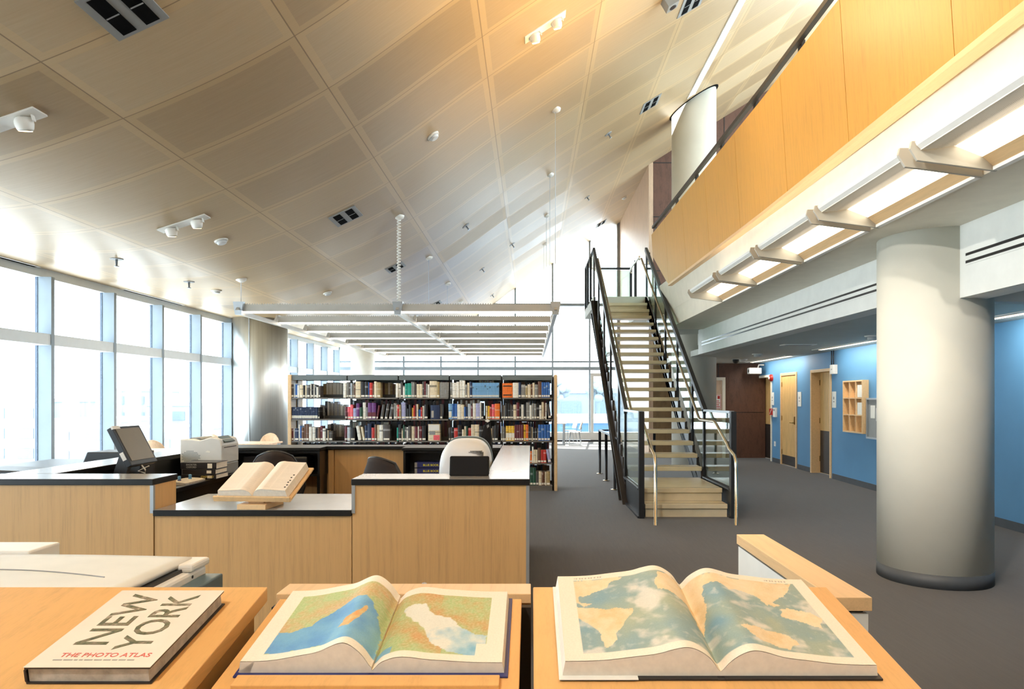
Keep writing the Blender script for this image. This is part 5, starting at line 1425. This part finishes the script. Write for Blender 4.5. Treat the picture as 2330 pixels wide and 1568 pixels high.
mw = wall_local(d0-.1)
for i, (fz0, fz1, lb) in enumerate((((.70, .86, 'white leaflet in the top right compartment of the pigeonhole rack')), ((.37, .53, 'white leaflet in the middle right compartment of the pigeonhole rack')))):
    q = wall_thing('leaflet', lb, 'leaflet', d0)
    obj('sheet', B(-dp+.02, -dp+.028, .07, .25, z0+(z1-z0)*(fz0-.0)-.02, z0+(z1-z0)*(fz0+.21)), M['white'], q)
    obj('stack', B(-dp+.029, -dp+.07, .06, .27, z0+(z1-z0)*(fz0)-.02, z0+(z1-z0)*(fz0+.14)), M['paper'], q)
# display frame half hidden by the column
D, _ = wpz(1980, 950)
t = wall_thing('wall_display', 'dark framed notice display half hidden by the white column', 'frame', D-1.0)
z0, z1 = .88, 1.58
obj('backing', B(-.03, -.001, .1, 1.0, z0+.03, z1-.03), M['midgrey'], t)
obj('frame', MB().box(-.06, -.001, .07, .1, z0, z1).box(-.06, -.001, 1.0, 1.03, z0, z1).box(-.06, -.001, .1, 1.0, z1-.03, z1).box(-.06, -.001, .1, 1.0, z0, z0+.03), M['silver'], t)
q = random.Random(5)
for i in range(4):
    y = .15+.2*i; zz = q.uniform(.95, 1.25)
    obj('notice', B(-.034, -.03, y, y+.16, zz, zz+.22), M['white' if i % 2 else 'lightgrey'], t)
# notice on the brown wall's door
t = thing('door_notice', 'white notice with red lettering on the tan end door', 'notice', (4.86, 18.55, 1.3))
obj('sheet', B(4.80, 5.02, 18.545, 18.555, 1.30, 1.68), M['offwhite'], t)
bd = MB().box(4.81, 5.01, 18.541, 18.546, 1.31, 1.322).box(4.81, 5.01, 18.541, 18.546, 1.658, 1.67).box(4.81, 4.822, 18.541, 18.546, 1.322, 1.658).box(4.998, 5.01, 18.541, 18.546, 1.322, 1.658)
obj('border', bd, M['red'], t)
ln = MB()
for i in range(4): ln.box(4.835, 4.985-.02*(i % 2), 18.541, 18.546, 1.345+.05*i, 1.365+.05*i)
ln.box(4.92, 4.985, 18.541, 18.546, 1.56, 1.64)
obj('red_lettering', ln, M['red'], t)
# corridor ceiling: slot lights, detectors, dome camera
for i, (D0, D1, lb) in enumerate(((6.3, 8.3, 'slot light over the blue wall right of the white column'), (10.6, 13.4, 'slot light over the pigeonhole rack'), (15.2, 18.0, 'slot light over the corridor end doors'))):
    xa = wx((D0+D1)/2)-.42
    t = thing('slot_light', lb, 'light fixture', (xa, (D0+D1)/2, 2.49), 'slot lights over the blue wall')
    obj('trim', MB().box(xa-.09, xa-.075, D0, D1, 2.488, 2.50).box(xa+.075, xa+.09, D0, D1, 2.488, 2.50), M['offwhite'], t)
    obj('well', B(xa-.075, xa+.075, D0, D1, 2.494, 2.499), M['black'], t)
    obj('lamp', B(xa+.02, xa+.07, D0+.05, D1-.05, 2.489, 2.4935), M['slit'], t)
    AREAS.append(('down', (xa+.05, (D0+D1)/2, 2.48), (.5, 0, -1), .1, D1-D0-.1, 34 if i == 0 else 34, (1, .90, .76)))
for x, D, lb in ((5.05, 10.4, 'white smoke detector on corridor ceiling beside the column'), (4.7, 14.6, 'white smoke detector in the middle of the corridor ceiling'), (5.0, 16.6, 'small white smoke detector on far corridor ceiling')):
    t = thing('smoke_detector', lb, 'smoke detector', (x, D, 2.5), 'smoke detectors on the ceiling')
    obj('base', MB().lathe([(.10, -.02), (.11, -.001)], (x, D, 2.5), 24), M['offwhite'], t)
    obj('sensor', MB().lathe([(.05, -.07), (.07, -.055), (.07, -.02)], (x, D, 2.5), 20), M['lightgrey'], t)
t = thing('dome_camera', 'black dome camera on the corridor ceiling by the end door', 'camera', (4.75, 16.3, 2.5))
obj('collar', MB().lathe([(.09, -.025), (.09, -.001)], (4.75, 16.3, 2.5), 24), M['offwhite'], t)
obj('dome', MB().lathe([(.01, -.12), (.05, -.105), (.072, -.07), (.075, -.025)], (4.75, 16.3, 2.5), 24), M['blackplastic'], t)
for x, D, lb in ((4.6, 12.1, 'flat white ceiling access plate in the corridor ceiling'),):
    t = thing('ceiling_plate', lb, 'plate', (x, D, 2.5))
    obj('plate', B(x-.28, x+.28, D-.12, D+.12, 2.488, 2.4995), M['offwhite'], t, bevel=.003); obj('grille', B(x-.22, x+.22, D-.05, D+.05, 2.484, 2.488), M['midgrey'], t)
# slot diffusers in the white beam
for i, (D0, D1, lb) in enumerate(((-1.0, 5.65, 'double slot diffuser on the white beam right of the near column'), (6.75, 14.4, 'double slot diffuser on the white beam between column and stair'))):
    t = thing('slot_diffuser', lb, 'air diffuser', (3.5, (D0+D1)/2, 2.66), 'slot diffusers on the white beam')
    for z in (2.655, 2.715): obj('slot', B(3.492, 3.502, D0, D1, z, z+.022), M['black'], t)
    obj('frame', MB().box(3.494, 3.502, D0, D1, 2.64, 2.655).box(3.494, 3.502, D0, D1, 2.677, 2.715).box(3.494, 3.502, D0, D1, 2.737, 2.75), M['white'], t)

# ================================================================== CHAIRS AND TABLES BY THE WINDOWS
def shell_chair(label, loc, rz, mat, group):
    t = thing('shell_chair', label, 'chair', loc, group, (0, 0, rz))
    vs = []; fs = []; n1, n2 = 10, 6
    for off in (0, .012):
        for j in range(n2+1):
            for i in range(n1+1):
                u = -1+2*i/n1; v = j/n2
                w_ = .20*(1-.35*max(0, v-.4)**2*2.2)
                vs.append((w_*u, -.19-.09*v+.05*u*u-off, .52+.34*v-.07*u*u*v))
    K = (n1+1)*(n2+1)
    for j in range(n2):
        for i in range(n1):
            a_ = j*(n1+1)+i; fs += [(a_, a_+n1+1, a_+n1+2, a_+1), (K+a_, K+a_+1, K+a_+n1+2, K+a_+n1+1)]
    ring = list(range(n1+1))+[j*(n1+1)+n1 for j in range(1, n2+1)]+[n2*(n1+1)+i for i in range(n1-1, -1, -1)]+[j*(n1+1) for j in range(n2-1, 0, -1)]
    for a_, b_ in zip(ring, ring[1:]+ring[:1]): fs.append((a_, b_, K+b_, K+a_))
    obj('backrest', MB().add(vs, fs, True), mat, t)
    obj('seat', MB().prism([(-.19, -.2), (.19, -.2), (.22, .12), (.17, .2), (-.17, .2), (-.22, .12)], 'z', .435, .455), mat, t, bevel=.008)
    for sx in (-1, 1):
        obj('back_support', MB().tube([(sx*.12, -.15, .44), (sx*.12, -.20, .47), (sx*.12, -.225, .6)], .01, 6), M['silver'], t)
        for sy in (-1, 1): obj('leg', MB().tube([(sx*.15, sy*.14, .435), (sx*.21, sy*.21, .0)], .011, 8), M['silver'], t)
    return t
def table(label, loc, sx, sy, mat):
    t = thing('reading_table', label, 'table', loc, 'reading tables by the windows')
    x, y, z = loc
    obj('tabletop', B(x-sx/2, x+sx/2, y-sy/2, y+sy/2, .705, .735), mat, t, bevel=.004)
    for a_ in (-1, 1):
        for b_ in (-1, 1): obj('leg', B(x+a_*(sx/2-.06)-.025, x+a_*(sx/2-.06)+.025, y+b_*(sy/2-.06)-.025, y+b_*(sy/2-.06)+.025, 0, .705), M['silver'], t)
G = 'light chairs by the windows'
shell_chair('pale wooden chair back by the window right of the monitor', (-6.55, 12.35, 0), .15, M['peach'], G)
shell_chair('pale wooden chair back just above the printer', (-6.3, 14.3, 0), -.2, M['peach'], G)
shell_chair('pale wooden chair at the window table left of the steel column', (-5.35, 14.25, 0), PI+.1, M['peach'], G)
table('pale table beside the steel column near the windows', (-5.45, 13.35, 0), 1.2, .8, M['peach'])
table('pale table beyond the left desk run by the windows', (-6.2, 11.2, 0), .8, 1.2, M['peach'])
table('white table at the far window right of the bookcase', (.55, 24.3, 0), 1.3, .9, M['white'])
shell_chair('white chair right of the table by the far window', (1.50, 23.9, 0), PI/2, M['white'], 'white chairs by the far window')
shell_chair('white chair behind the table by the far window', (1.38, 24.8, 0), PI/2+.3, M['white'], 'white chairs by the far window')
shell_chair('white chair in front of the table by the far window', (.62, 23.5, 0), 0, M['white'], 'white chairs by the far window')

# ================================================================== OUTSIDE
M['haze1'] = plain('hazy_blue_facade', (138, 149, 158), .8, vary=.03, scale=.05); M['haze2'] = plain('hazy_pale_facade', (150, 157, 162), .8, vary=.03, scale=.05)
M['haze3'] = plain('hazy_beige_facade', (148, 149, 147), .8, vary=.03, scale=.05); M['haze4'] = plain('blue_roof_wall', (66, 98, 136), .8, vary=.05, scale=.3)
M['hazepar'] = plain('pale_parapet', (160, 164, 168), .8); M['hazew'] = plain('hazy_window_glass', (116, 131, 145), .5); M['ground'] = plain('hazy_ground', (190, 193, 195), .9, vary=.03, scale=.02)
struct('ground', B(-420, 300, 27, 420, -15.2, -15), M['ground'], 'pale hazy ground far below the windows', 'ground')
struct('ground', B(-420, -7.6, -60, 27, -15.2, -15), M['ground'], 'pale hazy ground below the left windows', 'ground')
q = random.Random(11)
def building(x0, x1, y0, y1, z1, mat, label, fl=3.2, wface='y'):
    t = thing('building', label, 'building', ((x0+x1)/2, y0, -15), 'hazy buildings outside')
    obj('walls', B(x0, x1, y0, y1, -15, z1), mat, t)
    obj('parapet', MB().box(x0-.2, x1+.2, y0-.2, y1+.2, z1, z1+.6), M['hazepar'], t)
    n_ = max(2, int((x1-x0)/4)); z = z1-2.6
    rows = 0
    while z > -9 and rows < 4:
        for i in range(n_):
            xx = x0+(x1-x0)*(i+.2)/n_
            obj('window', B(xx, xx+(x1-x0)*.55/n_, y0-.12, y0+.1, z, z+1.6), M['hazew'], t)
        z -= fl; rows += 1
    return t
bl = [(-92, -78, 112, 126, 1, 'haze1', 'blue-grey'), (-72, -62, 104, 120, -2.0, 'haze3', 'beige'), (-84, -76, 140, 152, 3.0, 'haze1', 'slim blue'), (-70, -58, 128, 140, .2, 'haze2', 'pale broad'),
      (-58, -48, 96, 110, -3.0, 'haze1', 'low blue-grey'), (-66, -60, 150, 160, 5.0, 'haze2', 'tall pale'), (-46, -36, 114, 128, -1.0, 'haze3', 'beige stepped'), (-110, -96, 132, 150, .5, 'haze2', 'far left pale')]
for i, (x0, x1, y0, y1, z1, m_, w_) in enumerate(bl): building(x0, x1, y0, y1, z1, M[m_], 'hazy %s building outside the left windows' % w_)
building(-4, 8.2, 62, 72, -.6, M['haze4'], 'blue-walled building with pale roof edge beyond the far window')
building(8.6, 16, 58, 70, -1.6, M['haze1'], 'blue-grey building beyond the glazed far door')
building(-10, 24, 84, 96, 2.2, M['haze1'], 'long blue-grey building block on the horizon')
for i, (x, y, r, lb) in enumerate(((3.0, 80, 1.3, 'distant rounded tree left on the far horizon'), (7.6, 80, 1.1, 'distant rounded tree right on the far horizon'), (12.0, 80, 1.2, 'distant rounded tree behind the far door'))):
    t = thing('tree', lb, 'tree', (x, y, 0-15), 'trees on the horizon')
    cr = MB()
    q = random.Random(i)
    for k_ in range(26):
        a_ = q.uniform(0, 2*PI); h_ = q.uniform(-.7, 1); rr_ = r*math.sqrt(max(.05, 1-h_*h_))*q.uniform(.5, 1)
        c_ = Vector((x+rr_*math.cos(a_), y+rr_*math.sin(a_), 2.4+r*h_)); s_ = q.uniform(.35, .6)
        cr.lathe([(.01, -s_), (s_*.8, -s_*.6), (s_, 0), (s_*.8, s_*.6), (.01, s_)], c_, 8)
    obj('crown', cr, M['haze1'], t); obj('trunk', MB().tube([(x, y, -15), (x, y, 1.5)], .3, 8), M['haze1'], t)
# ================================================================== LIGHT, SKY, CAMERA
w = bpy.data.worlds.new('sky'); bpy.context.scene.world = w; w.use_nodes = True
nt = w.node_tree; bg = nt.nodes['Background']; bg.inputs[0].default_value = (.80, .91, 1.0, 1); bg.inputs[1].default_value = 6.0
def light(name, kind, loc, energy, color, rot=(0, 0, 0), **kw):
    l = bpy.data.lights.new(name, kind); l.energy = energy; l.color = color
    for k_, v_ in kw.items(): setattr(l, k_, v_)
    o = bpy.data.objects.new(name, l); C.objects.link(o); o.location = loc; o.rotation_euler = rot; return o
WARM = (1.0, .66, .30); SOFT = (1.0, .82, .62)
light('sun', 'SUN', (4, 40, 30), 26, (1, .96, .9), (math.radians(-32), 0, math.radians(-6)), angle=.01)
for p, d, e in LAMPS:
    q = Vector(d).to_track_quat('-Z', 'Y').to_euler()
    light('spot_lamp', 'SPOT', p, e, (1, .76, .42) if e < 200 else (1, .94, .86), q, spot_size=2.0 if e < 700 else .8, spot_blend=1.0, shadow_soft_size=.05)
for kind, p, d, sx, sy, e, col in AREAS:
    zz = -Vector(d).normalized(); xx = Vector((0, 1, 0)).cross(zz).normalized()
    q = Matrix((xx, Vector((0, 1, 0)), zz)).transposed().to_euler()
    light('luminaire_lamp', 'AREA', p, e, col, q, shape='RECTANGLE', size=sx, size_y=sy, spread=1.4 if kind == 'up' else PI)
cam = bpy.data.cameras.new('camera'); co_ = bpy.data.objects.new('camera', cam); C.objects.link(co_)
co_.location = (0, 0, EYE); co_.rotation_euler = (PI/2, 0, 0)
cam.sensor_fit = 'HORIZONTAL'; cam.sensor_width = 36; cam.lens = 36*F/2330
cam.shift_x = -(CX-1165)/2330; cam.shift_y = (CY-784)/2330
cam.clip_start = .05; cam.clip_end = 2000
sc = bpy.context.scene; sc.camera = co_
sc.view_settings.view_transform = 'Standard'; sc.view_settings.look = 'None'; sc.view_settings.gamma = 1
sc.view_settings.use_curve_mapping = False; sc.view_settings.exposure = 0.35
sc.cycles.use_denoising = True
sc.cycles.max_bounces = 10; sc.cycles.diffuse_bounces = 5; sc.cycles.glossy_bounces = 4; sc.cycles.transparent_max_bounces = 24
sc.cycles.sample_clamp_indirect = 8
